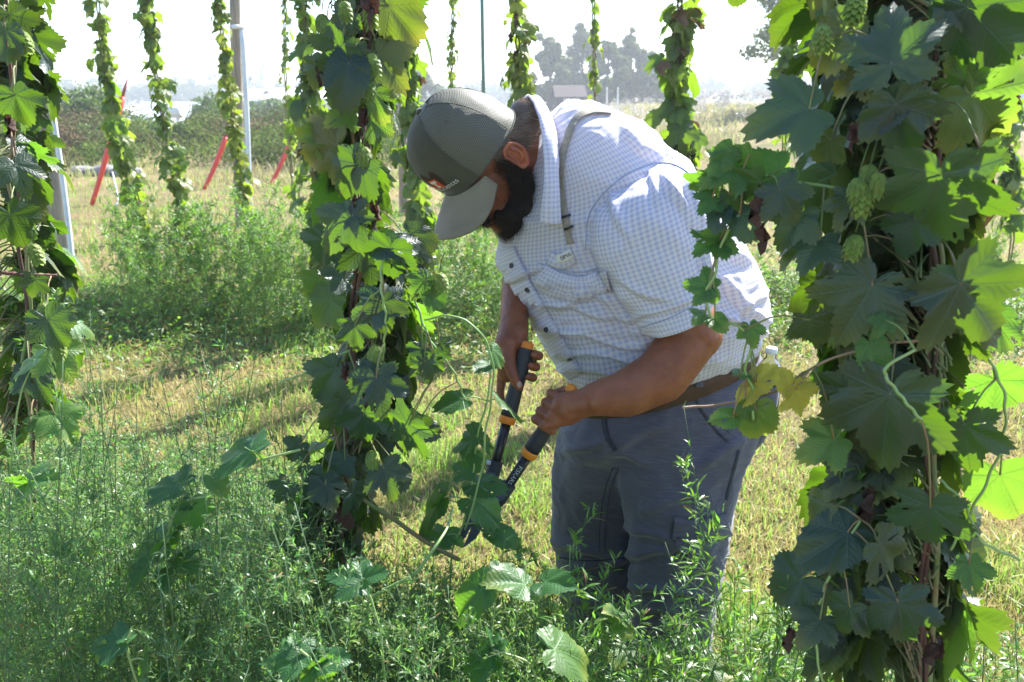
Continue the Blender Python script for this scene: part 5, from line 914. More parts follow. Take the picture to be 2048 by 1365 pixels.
# ================================================================== loppers and bottle
r = empty('loppers', 'long black loppers with orange bands held open in both hands', 'loppers', P(958, 1020, 1.70)-[0, 0, .05])
M_grip = simple('black_grip', (.022, .024, .028), (.03, .032, .036), .6, 60, bmp=.0006); M_tube = simple('black_tube', (.012, .012, .014), (.018, .018, .02), .28, 10); M_orange = simple('orange_band', (.85, .27, .015), (.78, .22, .01), .45, 10); M_blade = simple('dark_steel', (.05, .055, .06), (.08, .085, .09), .3, 30, .9)
piv = P(962, 1004, 1.70)
def handle(A_, B_, name, top):
    d = norm(B_-A_); L = np.linalg.norm(B_-A_); h = MB(); g0, g1 = 0., .165; n = 12
    h.add(*tube([A_+d*q for q in np.linspace(g0, g1, n)], [.013, .0165, .0175, .0175, .017, .0165, .0165, .0165, .017, .0175, .018, .018], 22)); g = h.build('grip', M_grip, r)
    h = MB(); h.add(*tube([A_+d*(g1-.001), A_+d*(g1+.003), A_+d*(g1+.014), A_+d*(g1+.016)], [.018, .0192, .0182, .0165], 22)); h.build('band', M_orange, g)
    h = MB(); h.add(*tube([A_-d*.010, A_-d*.006, A_+d*.012, A_+d*.013], [.008, .0135, .0150, .0135], 20)); h.build('end_cap', M_orange, g)
    h = MB(); h.add(*tube([A_+d*(g1+.012), B_], .0115, 18)); tb_ = h.build('shaft', M_tube, r)
    h = MB(); h.add(*tube([B_-d*.035, B_-d*.033, B_+d*.012, B_+d*.03], [.012, .0165, .016, .012], 18)); j = h.build('socket', M_grip, r)
    w_ = norm(np.cross(d, CAM-B_)); n_ = norm(np.cross(w_, d))
    for s_ in (-1, 1): h = MB(); h.add(*tube([B_+d*-.028*s_+w_*.010*s_+n_*.013, B_+d*-.028*s_+w_*.020*s_+n_*.013], .005, 8)); h.build('bolt', M_pvc, j)
    return tb_
s1 = handle(RA, RB, 'a', 0); s2 = handle(LA, LB, 'b', 1)
def plate(pts, n_, th, mat, name):
    pts = np.array(pts); k = len(pts); V = np.vstack([pts+n_*th/2, pts-n_*th/2]); i = np.arange(k); j = (i+1) % k; return mk(name, V, [np.array([i]), np.array([i[::-1]+k]), np.c_[i, i+k, j+k, j]], mat, r, smooth=False)
vw = norm(CAM-piv); ex = norm(np.cross([0, 0, 1.], vw)); ez = np.cross(vw, ex); 
def pq(x, z, o=0): return piv+ex*x+ez*z+vw*o
def loc2(p): q = p-piv; return q@ex, q@ez
for (B_, sg, nm) in ((RB, -1, 'hook_blade'), (LB, 1, 'cutting_blade')):
    bx_, bz_ = loc2(B_); d = norm(np.array([bx_, bz_, 0]))[:2]; pr = np.array([-d[1], d[0]]); pt = lambda a, c_: pq(bx_*a+pr[0]*c_, bz_*a+pr[1]*c_, .004*sg)
    tip = [(-.012, -.022), (-.020, -.05), (-.034, -.075), (-.052, -.092)] if sg < 0 else [(.012, -.018), (.006, -.05), (-.012, -.078), (-.040, -.098)]
    tip2 = [(-.046, -.070), (-.038, -.045), (-.034, -.02)] if sg < 0 else [(-.022, -.055), (-.018, -.03), (-.012, -.012)]
    plate([pt(1.1, .009), pt(.5, .012), pt(.1, .014)][::1]+[pq(x, z, .004*sg) for x, z in (tip[::-1] if 0 else tip)]+[pq(x, z, .004*sg) for x, z in tip2]+[pt(.1, -.014), pt(.5, -.012), pt(1.1, -.009)], vw, .004, M_blade, nm)
mb = MB(); mb.add(*tube([pq(0, 0, -.008), pq(0, 0, .008), pq(0, 0, .010)], [.010, .010, .006], 14)); mb.build('pivot_bolt', M_pvc, r)
# white print on the near shaft
sh_t = bvh(*tube([LA+norm(LB-LA)*.17, LB], .0117, 24)[:2]); ca, cb = proj(LA+(LB-LA)*.72), proj(LA+(LB-LA)*.88); text_on(sh_t, 'FISKARS', ((ca[0]+cb[0])/2, (ca[1]+cb[1])/2), (cb[0]-ca[0], cb[1]-ca[1]), 12, M_pvc, s2, 'shaft_lettering', off=.0006)
# water bottle in the back pocket
m, t, b = newmat('clear_plastic'); b.inputs['Transmission Weight'].default_value = .92; b.inputs['Roughness'].default_value = .08; b.inputs['IOR'].default_value = 1.2; b.inputs['Base Color'].default_value = (.92, .97, .97, 1); M_clear = m
b0, b1 = P(1530, 830, 1.96), P(1544, 694, 1.96); ax = norm(b1-b0); L = np.linalg.norm(b1-b0); r = empty('water_bottle', 'clear plastic water bottle with white cap in the back trouser pocket', 'bottle', b0)
q = np.array([(0, .0), (.0, .026), (.012, .030), (.06, .030), (.063, .0285), (.066, .030), (.098, .030), (.112, .027), (.126, .017), (.132, .0125), (.142, .0125)]); q[:, 0] *= L/.155
mb = MB(); mb.add(*tube([b0+ax*a for a, _ in q], [max(c, .0005) for _, c in q], 28)); mb.build('bottle_body', M_clear, r)
mb = MB(); a0 = q[-1, 0]-.002; k = 28; mb.add(*tube([b0+ax*(a0+h) for h in (0, .001, .013, .015)], [.0135, .0145, .0142, .0125], 24)); mb.build('bottle_cap', simple('white_plastic', (.78, .80, .82), (.72, .75, .78), .4, 20), r)
mb = MB(); mb.add(*tube([b0+ax*a for a in (.004, .008, .085)], [.02, .028, .0285], 24)); mb.build('water', M_clear, r)
# ================================================================== near hop vines
M_leaf_gold = leafmat('yellowed_hop_leaf', (.30, .27, .035), (.62, .56, .05), dry=(.35, .14, .04), rough=.5, trans=.42)
M_dry_stem = simple('dry_branch', (.34, .24, .14), (.24, .15, .09), .7, 30)
def near_vine(name, label, stems, Y, leaves, nfill, fill_path, fill_w, size, cones=(), dead=(), fill_y=0., seed=0, foot=None):
    """stems: picture paths; leaves: (bx,by,tx,ty,template,yellow,dY,kind); fill_path: column centre with half widths"""
    global rng; keep_rng = rng; rng = np.random.default_rng(seed)
    ft = P(*foot, Y) if foot else P(stems[0][-1][0], stems[0][-1][1], Y); ft = np.array([ft[0], ft[1], 0.]); r = empty(name, label, 'hop vine', ft, 'hop vines on their strings')
    allp = []
    for i, s in enumerate(stems):
        if i < 3 and s[0][1] <= -20: s = [(s[0][0], -360)]+list(s)
        pts = px_path([(q[0], q[1], Y+(q[2] if len(q) > 2 else .05 if i < 3 else 0)) for q in s], 70); pts = pts+(.003 if i < 3 else .0012)*np.c_[np.sin(np.arange(70)*.6+i*2), np.cos(np.arange(70)*.6+i), 0*pts[:, 0]]
        if foot and i in (0, 2) and s[-1][1] > 900: pts = np.vstack([pts, [ft+[.01*i, 0, .3], ft+[.01*i, 0, 0]]])
        V, F, uv = tube(pts, (np.linspace(.0026, .0044, len(pts)) if i % 2 else .0034) if i < 3 else .0019, 7); mk('bine', V, F, (M_stem_red if i % 2 == 0 else M_stem) if i < 3 else M_dry_stem if s[0][:2] == (1365, 815) else M_stem_g, r, uv); allp.append(pts)
    main = allp[0]; fo = MB(); st = MB(); yo = MB(); go = MB()
    for q in leaves:
        bx, by, tx, ty, tp, ye, dY, kind = q; b_ = P(bx, by, Y+dY); t_ = P(tx, ty, Y+dY+rng.uniform(-.03, .03)); d = t_-b_; L = np.linalg.norm(d); nr = norm(CAM-b_)*(.9 if kind != 'b' else -.6)+np.array([rng.uniform(-.35, .35), 0, rng.uniform(.05, .5)])
        put_leaf(go if ye > .9 else yo if kind == 'y' else fo, LEAVES_HI[tp], b_, d, nr, L, tint(ye), rng.uniform(.12, .42), rng.uniform(.06, .26), rng.uniform(.04, .11)); j = np.argmin(np.linalg.norm(np.vstack(allp)-b_-[0, 0, .05], axis=1)); petiole(st, np.vstack(allp)[j], b_)  # bright kind holds young leaves and leaves coloured as if lit through
    fill_path = [(fill_path[0][0], -330, fill_path[0][2]*.8)]+list(fill_path)
    cpts = np.array([P(a, b_, Y+.04) for a, b_, *_ in fill_path]); hw = np.array([w for *_, w in fill_path], float)
    for i in range(nfill):
        f = rng.uniform(0, 1); t = f*(len(cpts)-1); k = min(int(t), len(cpts)-2); c = cpts[k]*(1-(t-k))+cpts[k+1]*(t-k); w = (hw[k]*(1-(t-k))+hw[k+1]*(t-k))/FPX*Y*1.03
        a = rng.uniform(0, 2*np.pi); out = np.array([math.cos(a), abs(math.sin(a))*1.1-.2, 0]); rad = w*rng.uniform(.15, 1)**.7; L = size*rng.uniform(.45, 1.05); b_ = c+out*rad*.72+[0, (.10 if math.sin(a) < -.2 else .0), rng.uniform(-.03, .03)]
        b_[1] += .07
        tipd = norm(out*rng.uniform(.3, 1.)+[0, 0, -rng.uniform(.4, 1.3)]+rng.normal(size=3)*.2); nr = norm(out*.9+[0, 0, .6]+rng.normal(size=3)*.3)
        put_leaf(yo if rng.uniform() < .16 and rad > .55*w else fo, LEAVES_HI[rng.integers(6)], b_, tipd, nr, L*1.08, tint(fill_y*rng.uniform(0, 2), float(rng.uniform() < .004)), rng.uniform(.1, .8), rng.uniform(0, .5), rng.uniform(.03, .14)); petiole(st, c+rng.normal(size=3)*.012, b_)  # some outer leaves take the brighter colour in place of sun shining through
    o = fo.build('foliage', M_leaf, r)
    if yo.n: yo.build('young_and_sunlit_foliage', M_leaf_young_sunlit, r)
    if go.n: go.build('yellow_foliage', M_leaf_gold, r)
    V, F, U, c = st.arr(); o2 = mk('petioles', V, F, M_stem, r, U); tag(o2, kind='stuff')
    for px, py, dY in cones:
        p = P(px, py, Y+dY); mb = MB(); cone_mesh(mb, p, .028*rng.uniform(.8, 1.15), .021*rng.uniform(.85, 1.1), (rng.uniform(-.25, .25), rng.uniform(-.2, .2), 1)); mb.add(*tube(crom([p+[0, 0, .015], p+[.004, 0, .035], p+[.012, .01, .05]], 6), .0009, 5)[:3]); mb.build('hop_cone', M_cone, r)
    for px, py, dY, s in dead: mb = MB(); crumple(mb, P(px, py, Y+dY), s); mb.build('dead_leaf', M_dead, r)
    rng = keep_rng; return r
MID = [(680, 95, 632, 150, 4, .05, -.05, ''), (672, 110, 735, 85, 0, .0, -.03, ''), (697, 128, 688, 212, 3, 0, -.06, ''), (778, 12, 846, 92, 3, .55, .02, ''), (757, 112, 812, 180, 2, .45, .02, ''), (742, 185, 778, 250, 0, .25, .0, 'y'), (672, 292, 588, 330, 0, .45, .02, ''), (660, 268, 590, 268, 2, .35, .05, 'y'),
       (722, 330, 665, 398, 0, 0, -.04, ''), (700, 438, 640, 506, 2, 0, -.04, ''), (706, 432, 742, 432, 1, 0, -.05, ''), (782, 498, 775, 560, 5, .02, -.10, ''), (788, 494, 842, 478, 3, .03, -.09, ''), (775, 492, 722, 480, 3, 0, -.09, ''), (735, 488, 748, 576, 4, 0, -.02, ''),
       (768, 602, 700, 625, 1, 0, -.08, ''), (770, 600, 822, 625, 0, 0, -.07, ''), (764, 606, 772, 672, 2, 0, -.09, ''), (709, 652, 716, 708, 4, .02, -.1, ''), (752, 757, 768, 842, 4, .03, -.12, ''), (750, 752, 694, 770, 0, .0, -.1, ''), (662, 600, 612, 655, 2, .2, .03, 'y'), (640, 560, 605, 600, 0, .15, .05, 'y'), (690, 560, 640, 540, 0, .0, 0, ''),
       (845, 700, 815, 730, 0, 0, -.02, ''), (868, 712, 880, 752, 2, 0, -.03, ''), (850, 725, 858, 772, 4, 0, -.04, ''), (880, 690, 905, 715, 0, 0, 0, ''), (672, 738, 628, 805, 2, 0, .0, ''), (730, 828, 724, 895, 0, .02, -.03, ''), (818, 850, 782, 912, 4, 0, -.05, ''), (832, 852, 882, 870, 3, .05, -.02, ''), (815, 845, 840, 905, 0, .0, -.03, ''),
       (575, 972, 545, 1010, 4, 0, -.03, ''), (640, 955, 600, 1000, 2, 0, -.05, ''), (705, 985, 735, 1020, 0, 0, -.04, ''), (650, 970, 668, 1022, 5, 0, -.06, ''), (600, 1085, 568, 1130, 4, 0, -.02, ''), (690, 920, 655, 960, 0, 0, .0, ''), (768, 938, 788, 1004, 4, .02, -.04, ''), (800, 940, 806, 985, 3, .02, 0, ''), (600, 890, 570, 925, 2, .02, .02, ''),
       (822, 470, 880, 490, 3, .15, -.05, ''), (830, 500, 868, 520, 3, .0, .02, ''), (690, 800, 640, 860, 0, .0, .02, ''), (700, 220, 650, 250, 0, .3, .0, 'y'), (740, 240, 790, 270, 0, .25, .04, 'y'), (700, 30, 650, 60, 1, .15, .02, ''), (640, 130, 615, 180, 0, .1, .0, ''), (650, 480, 628, 540, 0, .0, .04, ''), (860, 590, 900, 610, 0, .05, .0, 'y'), (850, 560, 820, 600, 2, .05, 0, 'y')]
near_vine('hop_vine', 'big leafy hop vine the man is cutting, its leaves touching the cap brim',
          [[(735, -60), (725, 60), (712, 180), (735, 300), (728, 400), (722, 520), (712, 640), (700, 760), (692, 880), (690, 960), (683, 1090), (680, 1250)], [(700, -60), (705, 90), (700, 240), (716, 380), (730, 500), (722, 620), (690, 700), (668, 800), (675, 900), (720, 990), (800, 1050), (920, 1120)], [(750, -60), (740, 120), (720, 240), (742, 340), (715, 480), (705, 600), (700, 740), (690, 840), (676, 960), (684, 1100)],
           [(850, 640, 0), (900, 632, -.02), (950, 655, -.03), (982, 710, -.03), (985, 780, -.02), (972, 860, 0), (962, 950, .02), (930, 1060, .05)], [(768, 480, -.08), (762, 570, -.1), (772, 640, -.1), (764, 720, -.08)], [(830, 600, 0), (860, 680, -.02), (905, 740, -.02), (930, 800, 0)], [(560, 765, 0), (620, 742, 0), (700, 700, .02)]],
          1.42, MID, 205, [(725, -40, 90), (715, 90, 85), (700, 200, 70), (700, 320, 72), (715, 420, 66), (740, 520, 85), (745, 640, 95), (745, 740, 100), (735, 840, 80), (685, 940, 95), (655, 1030, 120), (640, 1090, 130), (630, 1150, 120)], 0, .080,
          cones=[(645, 45, 0), (655, 60, -.02), (668, 140, -.02), (690, 20, -.02), (745, 125, -.04), (738, 180, -.04), (728, 310, -.04), (740, 30, -.04), (722, 195, -.03), (675, 150, 0), (745, 915, -.04), (730, 325, -.02), (752, 705, -.08), (880, 560, 0)],
          dead=[(738, -15, -.06, .05), (725, 225, -.04, .035), (716, 405, -.04, .04), (750, 415, -.04, .035), (690, 735, -.03, .03), (683, 1000, -.02, .06), (640, 130, 0, .03)], fill_y=.08, seed=5, foot=(680, 1500))
RT = [(1784, 128, 1775, -12, 1, 0, -.08, ''), (1618, 218, 1500, 240, 0, 0, -.03, ''), (1690, 55, 1634, 152, 3, .25, .02, ''), (1725, 145, 1662, 192, 0, .4, .04, ''), (1792, 210, 1818, 325, 2, .02, -.07, ''), (1788, 208, 1718, 262, 3, .0, -.06, ''), (1800, 207, 1888, 240, 3, .0, -.06, ''), (1881, 350, 1880, 515, 4, 0, -.10, ''), (1935, 15, 2035, 130, 3, .0, -.05, ''), (1985, -10, 2000, 125, 0, 0, -.02, ''), (1900, 0, 1960, 60, 0, 0, -.04, ''),
      (1966, 312, 1992, 376, 1, 0, -.10, ''), (1945, 188, 2036, 292, 0, .35, .03, 'y'), (1935, 168, 1898, 108, 0, .15, .03, 'y'), (1745, 572, 1672, 695, 4, 0, -.03, ''), (1921, 569, 2010, 700, 4, 0, -.06, ''), (1925, 565, 1850, 610, 0, 0, -.04, ''), (1780, 790, 1752, 955, 1, 0, -.03, ''), (1700, 780, 1640, 850, 0, .1, .04, ''), (1861, 1015, 1852, 1112, 1, 0, -.06, ''), (1796, 1205, 1815, 1312, 4, 0, -.05, ''), (1928, 850, 1940, 955, 1, .02, -.02, ''), (1938, 1128, 1950, 1195, 2, .1, .0, 'y'),
      (1603, 1158, 1528, 1192, 5, 0, .05, ''), (1695, 1065, 1600, 1128, 3, 0, .02, ''), (1668, 880, 1598, 915, 0, .25, .05, 'y'), (1650, 1010, 1600, 1040, 0, .3, .05, ''), (1640, 1240, 1600, 1290, 0, .15, .0, ''), (1700, 1215, 1660, 1270, 0, .05, -.02, ''), (1990, 760, 2045, 830, 0, .1, .0, 'y'), (2000, 950, 2040, 1050, 3, .2, .02, 'y'), (1985, 640, 2040, 700, 3, .05, -.02, 'y'), (1760, 1090, 1820, 1130, 0, 0, -.03, ''),
      (1560, 340, 1480, 380, 0, .0, .03, 'y'), (1470, 335, 1400, 365, 0, .1, .04, 'y'), (1460, 300, 1425, 340, 3, .05, .04, 'y'), (1500, 310, 1470, 355, 2, .1, .03, 'y'), (1520, 365, 1470, 410, 0, .05, .02, 'y'), (1410, 360, 1380, 395, 0, .1, .04, 'y'), (1460, 390, 1480, 440, 0, .0, .03, ''), (1425, 395, 1400, 425, 0, 0, .03, 'y'), (1440, 420, 1430, 455, 3, 0, .03, ''), (1480, 430, 1500, 480, 3, 0, .03, ''), (1432, 480, 1395, 505, 0, .05, .05, 'y'), (1438, 482, 1470, 500, 0, .05, .05, 'y'), (1560, 380, 1600, 450, 4, 0, -.02, ''), (1600, 430, 1550, 500, 0, 0, .0, ''), (1440, 480, 1412, 470, 3, .05, .05, 'y'),
      (1420, 575, 1362, 562, 2, .08, .04, 'y'), (1415, 580, 1440, 605, 3, .05, .04, 'y'), (1410, 630, 1390, 640, 0, .1, .04, 'y'), (1430, 638, 1452, 662, 3, .1, .04, 'y'), (1500, 655, 1510, 695, 0, .1, .04, 'y'), (1512, 765, 1560, 742, 3, 1., .04, 'y'), (1505, 775, 1478, 810, 3, 1., .04, 'y'), (1590, 780, 1612, 835, 2, 1., .03, 'y'), (1580, 775, 1560, 745, 3, 1., .03, 'y'), (1600, 770, 1625, 760, 3, 1., .03, 'y'), (1490, 815, 1512, 850, 0, .1, .04, 'y'), (1465, 835, 1430, 838, 3, .15, .04, 'y'), (1512, 820, 1522, 890, 3, .35, .04, 'y'), (1480, 750, 1498, 735, 0, .1, .04, 'y'),
      (1660, 280, 1620, 330, 0, .05, 0, ''), (1700, 400, 1680, 460, 1, 0, -.02, ''), (1640, 480, 1600, 540, 0, 0, .0, ''), (1620, 640, 1650, 700, 0, 0, .02, ''), (1740, 690, 1770, 760, 3, .05, 0, 'y'), (1770, 640, 1750, 672, 2, .05, -.06, 'y'), (1830, 440, 1800, 520, 0, 0, 0, ''), (1480, -20, 1470, 22, 3, .1, -.02, '')]
near_vine('hop_vine', 'very large leafy hop vine at the right with the biggest dark leaves',
          [[(1870, -60), (1868, 120), (1880, 300), (1875, 450), (1858, 600), (1862, 760), (1868, 900), (1850, 1050), (1845, 1200), (1850, 1400)], [(1650, -20), (1656, 60), (1690, 120), (1740, 190), (1800, 260), (1860, 400), (1885, 560), (1880, 700), (1870, 900), (1872, 1100), (1860, 1400)], [(1895, -60), (1890, 200), (1865, 420), (1880, 640), (1855, 860), (1862, 1040), (1838, 1300)],
           [(1365, 815, .08), (1420, 812, .08), (1490, 800, .07), (1560, 778, .06), (1640, 728, .05), (1760, 690, .02), (1860, 680, 0)], [(1700, 380, .02), (1600, 365, .03), (1520, 350, .03), (1450, 345, .04), (1400, 380, .04)], [(1480, 430, .03), (1445, 480, .04), (1432, 540, .04), (1412, 590, .04), (1425, 640, .04), (1470, 650, .04), (1500, 680, .04), (1492, 740, .04), (1508, 790, .04), (1505, 840, .04)],
           [(1980, 720, -.02), (2010, 800, -.02), (2000, 900, -.01), (1950, 1010, 0), (1900, 1100, .02)], [(1720, 1040, .02), (1660, 1150, .02), (1630, 1260, .02), (1650, 1400, .02)], [(1830, 700, -.1), (1770, 740, -.1), (1800, 790, -.1), (1842, 840, -.1)], [(2040, 1120, 0), (1960, 1080, 0), (1930, 1010, 0), (1880, 960, .02)]],
          1.06, RT, 330, [(1870, -40, 230), (1880, 100, 215), (1870, 220, 210), (1850, 340, 200), (1820, 440, 180), (1850, 560, 190), (1870, 680, 200), (1880, 800, 190), (1870, 920, 190), (1850, 1040, 180), (1850, 1160, 180), (1840, 1300, 190), (1830, 1420, 180)], 0, .098,
          cones=[(1645, 73, -.03), (1712, 12, -.02), (1715, 375, -.05), (1755, 365, -.05), (1725, 395, -.05), (1708, 490, -.04), (1738, 350, -.03)],
          dead=[(1708, 258, -.08, .024), (1520, 390, .0, .035), (1525, 460, .01, .028), (1740, 990, .05, .04), (1580, 1265, .04, .03), (1500, 790, .05, .018), (1870, 1290, .0, .045)], fill_y=.12, seed=9, foot=(1850, 1600))
LF = [(20, 30, 55, 100, 0, .1, -.02, ''), (10, 60, 20, 130, 3, 0, -.05, ''), (30, 190, 60, 260, 2, 0, -.03, ''), (30, 330, 60, 390, 4, 0, -.06, ''), (20, 430, 60, 500, 0, 0, -.05, ''), (70, 560, 60, 600, 4, 0, -.05, ''), (95, 640, 130, 700, 5, .05, -.05, ''), (100, 700, 150, 760, 2, .25, 0, 'y'), (60, 740, 90, 800, 0, 0, 0, ''), (110, 830, 150, 880, 0, .3, 0, 'y'), (60, 850, 100, 840, 3, .15, 0, 'y')]
near_vine('hop_vine', 'leafy hop vine cut off by the left edge, in front of the thick wooden post', [[(10, -60), (15, 100), (30, 300), (40, 500), (60, 700), (70, 900), (60, 1150)], [(-10, -60), (30, 150), (20, 350), (60, 550), (50, 750), (75, 950)], [(0, 545), (50, 550), (110, 552)]], 1.5, LF, 115, [(-70, -40, 45), (-60, 100, 45), (-45, 200, 50), (-30, 320, 55), (-30, 420, 55), (-20, 520, 55), (0, 620, 65), (10, 720, 70), (10, 820, 65), (-5, 920, 65)], 0, .070, cones=[(45, 80, -.02), (88, 620, -.03), (70, 505, -.03), (120, 700, -.02)], dead=[(20, 240, .0, .03)], fill_y=.1, seed=14, foot=(40, 1450))
tag(mk('dropped_shoot', *tube(px_path([(640, 1310, 1.3), (690, 1250, 1.28), (742, 1198, 1.27), (790, 1170, 1.27), (828, 1150, 1.27), (858, 1112, 1.28), (880, 1080, 1.3), (896, 1052, 1.34), (905, 1015, 1.4)], 40), np.linspace(.0042, .0018, 40), 8)[:2], M_stem_g, loc=G(640, 1310)), 'thick pale green shoot arching through the weeds below the middle vine', 'shoot')
# hop seedlings and creeping shoots among the weeds
def creeper(label, Y, leaves, path):
    f = P(path[-1][0], path[-1][1], Y); r = empty('creeping_hop_shoot', label, 'hop shoot', (f[0], f[1], 0)); pts = px_path([(a, b_, Y) for a, b_ in path], 30); pts = np.vstack([pts, [f[0]+.03, f[1]+.02, 0]]); mk('shoot', tube(pts, .002, 6)[0], tube(pts, .002, 6)[1], M_stem_g, r)
    mb = MB(); st = MB()
    for bx, by, tx, ty, tp, ye in leaves:
        b_ = P(bx, by, Y); t_ = P(tx, ty, Y+rng.uniform(-.04, .04)); nr = norm([rng.uniform(-.3, .3), -.45, 1.]); put_leaf(mb, LEAVES_HI[tp], b_, t_-b_, nr, np.linalg.norm(t_-b_), (rng.uniform(.2, .7), ye, 0), rng.uniform(.1, .35), rng.uniform(.05, .2), .06); j = np.argmin(np.linalg.norm(pts-b_, axis=1)); petiole(st, pts[j], b_)
    mb.build('foliage', M_leaf_young_sunlit, r); V, F, U, c = st.arr(); tag(mk('petioles', V, F, M_stem_g, r, U), kind='stuff')
creeper('creeping hop shoot with paired leaves standing in the weeds left of the middle vine', 1.22, [(500, 905, 435, 893, 0, .05), (505, 903, 528, 912, 3, .2), (355, 972, 288, 966, 0, 0), (383, 1012, 398, 1062, 1, 0), (380, 1010, 350, 1000, 3, 0), (425, 955, 455, 985, 3, .2), (345, 1060, 330, 1090, 0, .05), (322, 1088, 232, 1112, 2, 0), (340, 1130, 385, 1120, 4, .05), (330, 1150, 300, 1165, 3, .1)], [(600, 900), (500, 930), (440, 985), (360, 1010), (330, 1100), (318, 1180), (290, 1260), (262, 1330)])
creeper('hop shoot with pale leaves among the weeds at the far left', 1.25, [(55, 965, 108, 945, 0, .1), (50, 970, 20, 945, 3, .1), (170, 1080, 195, 1095, 3, .3), (70, 720, 20, 745, 3, .1)], [(20, 950), (60, 985), (120, 1040), (170, 1085), (200, 1160)])
creeper('hop shoot in the weeds near the bottom left, leaves in a fan', 1.0, [(240, 1285, 175, 1290, 0, 0), (250, 1280, 262, 1262, 3, 0), (290, 1320, 265, 1365, 4, 0), (215, 1300, 200, 1340, 3, .1)], [(262, 1262), (255, 1300), (280, 1380)])
creeper('upright hop sprig with leaf lobes spread, bottom centre beside the arching shoot', 1.0, [(597, 1312, 520, 1325, 2, .05), (600, 1308, 585, 1258, 0, .05), (636, 1328, 592, 1355, 3, 0), (640, 1325, 695, 1310, 3, 0), (640, 1330, 660, 1370, 0, .1)], [(600, 1300), (625, 1330), (640, 1420)])
creeper('small hop sprig with pointed leaves just above the arching shoot', 1.12, [(725, 1162, 652, 1136, 0, 0), (728, 1158, 760, 1140, 3, 0), (725, 1165, 700, 1175, 3, .05)], [(725, 1160), (735, 1185), (742, 1200), (760, 1260)])
creeper('light green climbing hop shoot between the middle vine and the lopper handles', 1.5, [(880, 1002, 822, 1052, 3, 0), (882, 1000, 890, 978, 3, .05), (945, 945, 905, 925, 0, 0), (952, 968, 1010, 975, 3, 0), (945, 1000, 1020, 1036, 3, 0), (950, 872, 996, 890, 0, .05), (945, 880, 900, 900, 0, .05), (935, 905, 965, 925, 3, .05), (925, 800, 862, 810, 3, .05), (1000, 802, 1048, 835, 3, .15), (890, 1080, 840, 1062, 2, .1), (895, 1070, 930, 1090, 0, .05), (990, 1065, 1040, 1090, 3, .05), (985, 1060, 960, 1045, 3, .0), (985, 700, 1010, 735, 3, .15), (978, 730, 952, 742, 3, .05)], [(985, 690), (975, 800), (955, 870), (945, 960), (930, 1040), (905, 1100), (900, 1200)])
creeper('hop shoot with long pale leaves low in front of the far trouser leg', 1.15, [(962, 1180, 882, 1228, 3, .05), (965, 1178, 985, 1155, 0, .1), (1050, 1170, 985, 1150, 3, .15), (1090, 1165, 1145, 1172, 3, 0), (1000, 1150, 1030, 1120, 0, .1)], [(1150, 1175), (1060, 1185), (965, 1190), (960, 1260)])
creeper('broad dark hop leaf cluster at the bottom edge in front of the weeds', 1.1, [(985, 1310, 910, 1318, 0, 0), (990, 1315, 1015, 1365, 1, 0), (985, 1305, 1000, 1285, 3, .2), (1110, 1300, 1200, 1320, 3, .25)], [(985, 1300), (1060, 1330), (1080, 1400)])
creeper('low bright leaved sprig between the trouser legs at the bottom', 1.35, [(1235, 1240, 1265, 1275, 3, .3), (1240, 1235, 1225, 1215, 3, .3), (1320, 1305, 1355, 1320, 0, .35), (1315, 1300, 1290, 1320, 3, .3), (1250, 1300, 1225, 1330, 3, .3), (1420, 1340, 1470, 1350, 3, .3)], [(1235, 1225), (1290, 1290), (1300, 1380)])
# ================================================================== wispy weeds in front
M_aster = leafmat('small_weed_leaf', (.040, .115, .052), (.19, .50, .09), dry=(.3, .2, .08), veins=False, rough=.42, trans=.40, spec=.42); M_lance = leafmat('narrow_weed_leaf', (.040, .12, .03), (.25, .58, .05), veins=False, rough=.40, trans=.32, spec=.55)
M_wst = simple('weed_stem', (.07, .15, .06), (.10, .14, .05), .55, 30)
rg = np.random.default_rng(33); leafmb = MB(); stmb = MB(); lan = MB()
def top_limit(px): return np.interp(px, [-300, 0, 120, 300, 450, 560, 650, 760, 900, 1000, 1100, 1250, 1450, 1550, 1700, 2300], [800, 830, 820, 850, 860, 880, 1000, 1070, 1090, 1080, 1110, 1130, 1110, 1130, 1180, 1180])
cnt = 0
for i in range(300):
    z = rg.uniform(); px = rg.uniform(-260, 640) if z < .68 else rg.uniform(600, 1130); Y = rg.uniform(1.12, 2.5 if px < 560 else 1.72); tl = top_limit(px)+rg.exponential(110)+ (2.5-Y)*45
    if px > 1000: tl += 60
    top = P(px, min(tl, 1420), Y)
    if top[2] < .06 or top[2] > 1.1: continue
    bs = np.array([top[0]+rg.normal()*.10, Y+rg.normal()*.08, 0]); top = top+[rg.normal()*.03, 0, 0]; S_, V, F, c = weed_geo(bs+[0, 0, top[2]*.25], top, 17, 26, .24, .020, .0014, rg, .22, .0016, .05, .6)
    for s_ in S_: stmb.add(*s_[:2])
    stmb.add(*tube([bs, bs+[0, 0, top[2]*.26]], .0018, 4)[:2]); c[:, 0] = np.clip(c[:, 0]*.6+rg.uniform(-.1, .55), 0, 1); c[:, 1] += rg.uniform(0, .25)**1.5; leafmb.add(V, F, None, c); cnt += 1
wd = leafmb.build('weeds', M_aster, smooth=False); tag(wd, 'thick wispy grey green weeds with tiny leaves filling the lower left', 'weeds', kind='stuff')
tag(stmb.build('weed_stems', M_wst), 'thin stems of the wispy weeds in the lower left', 'weeds', kind='stuff')
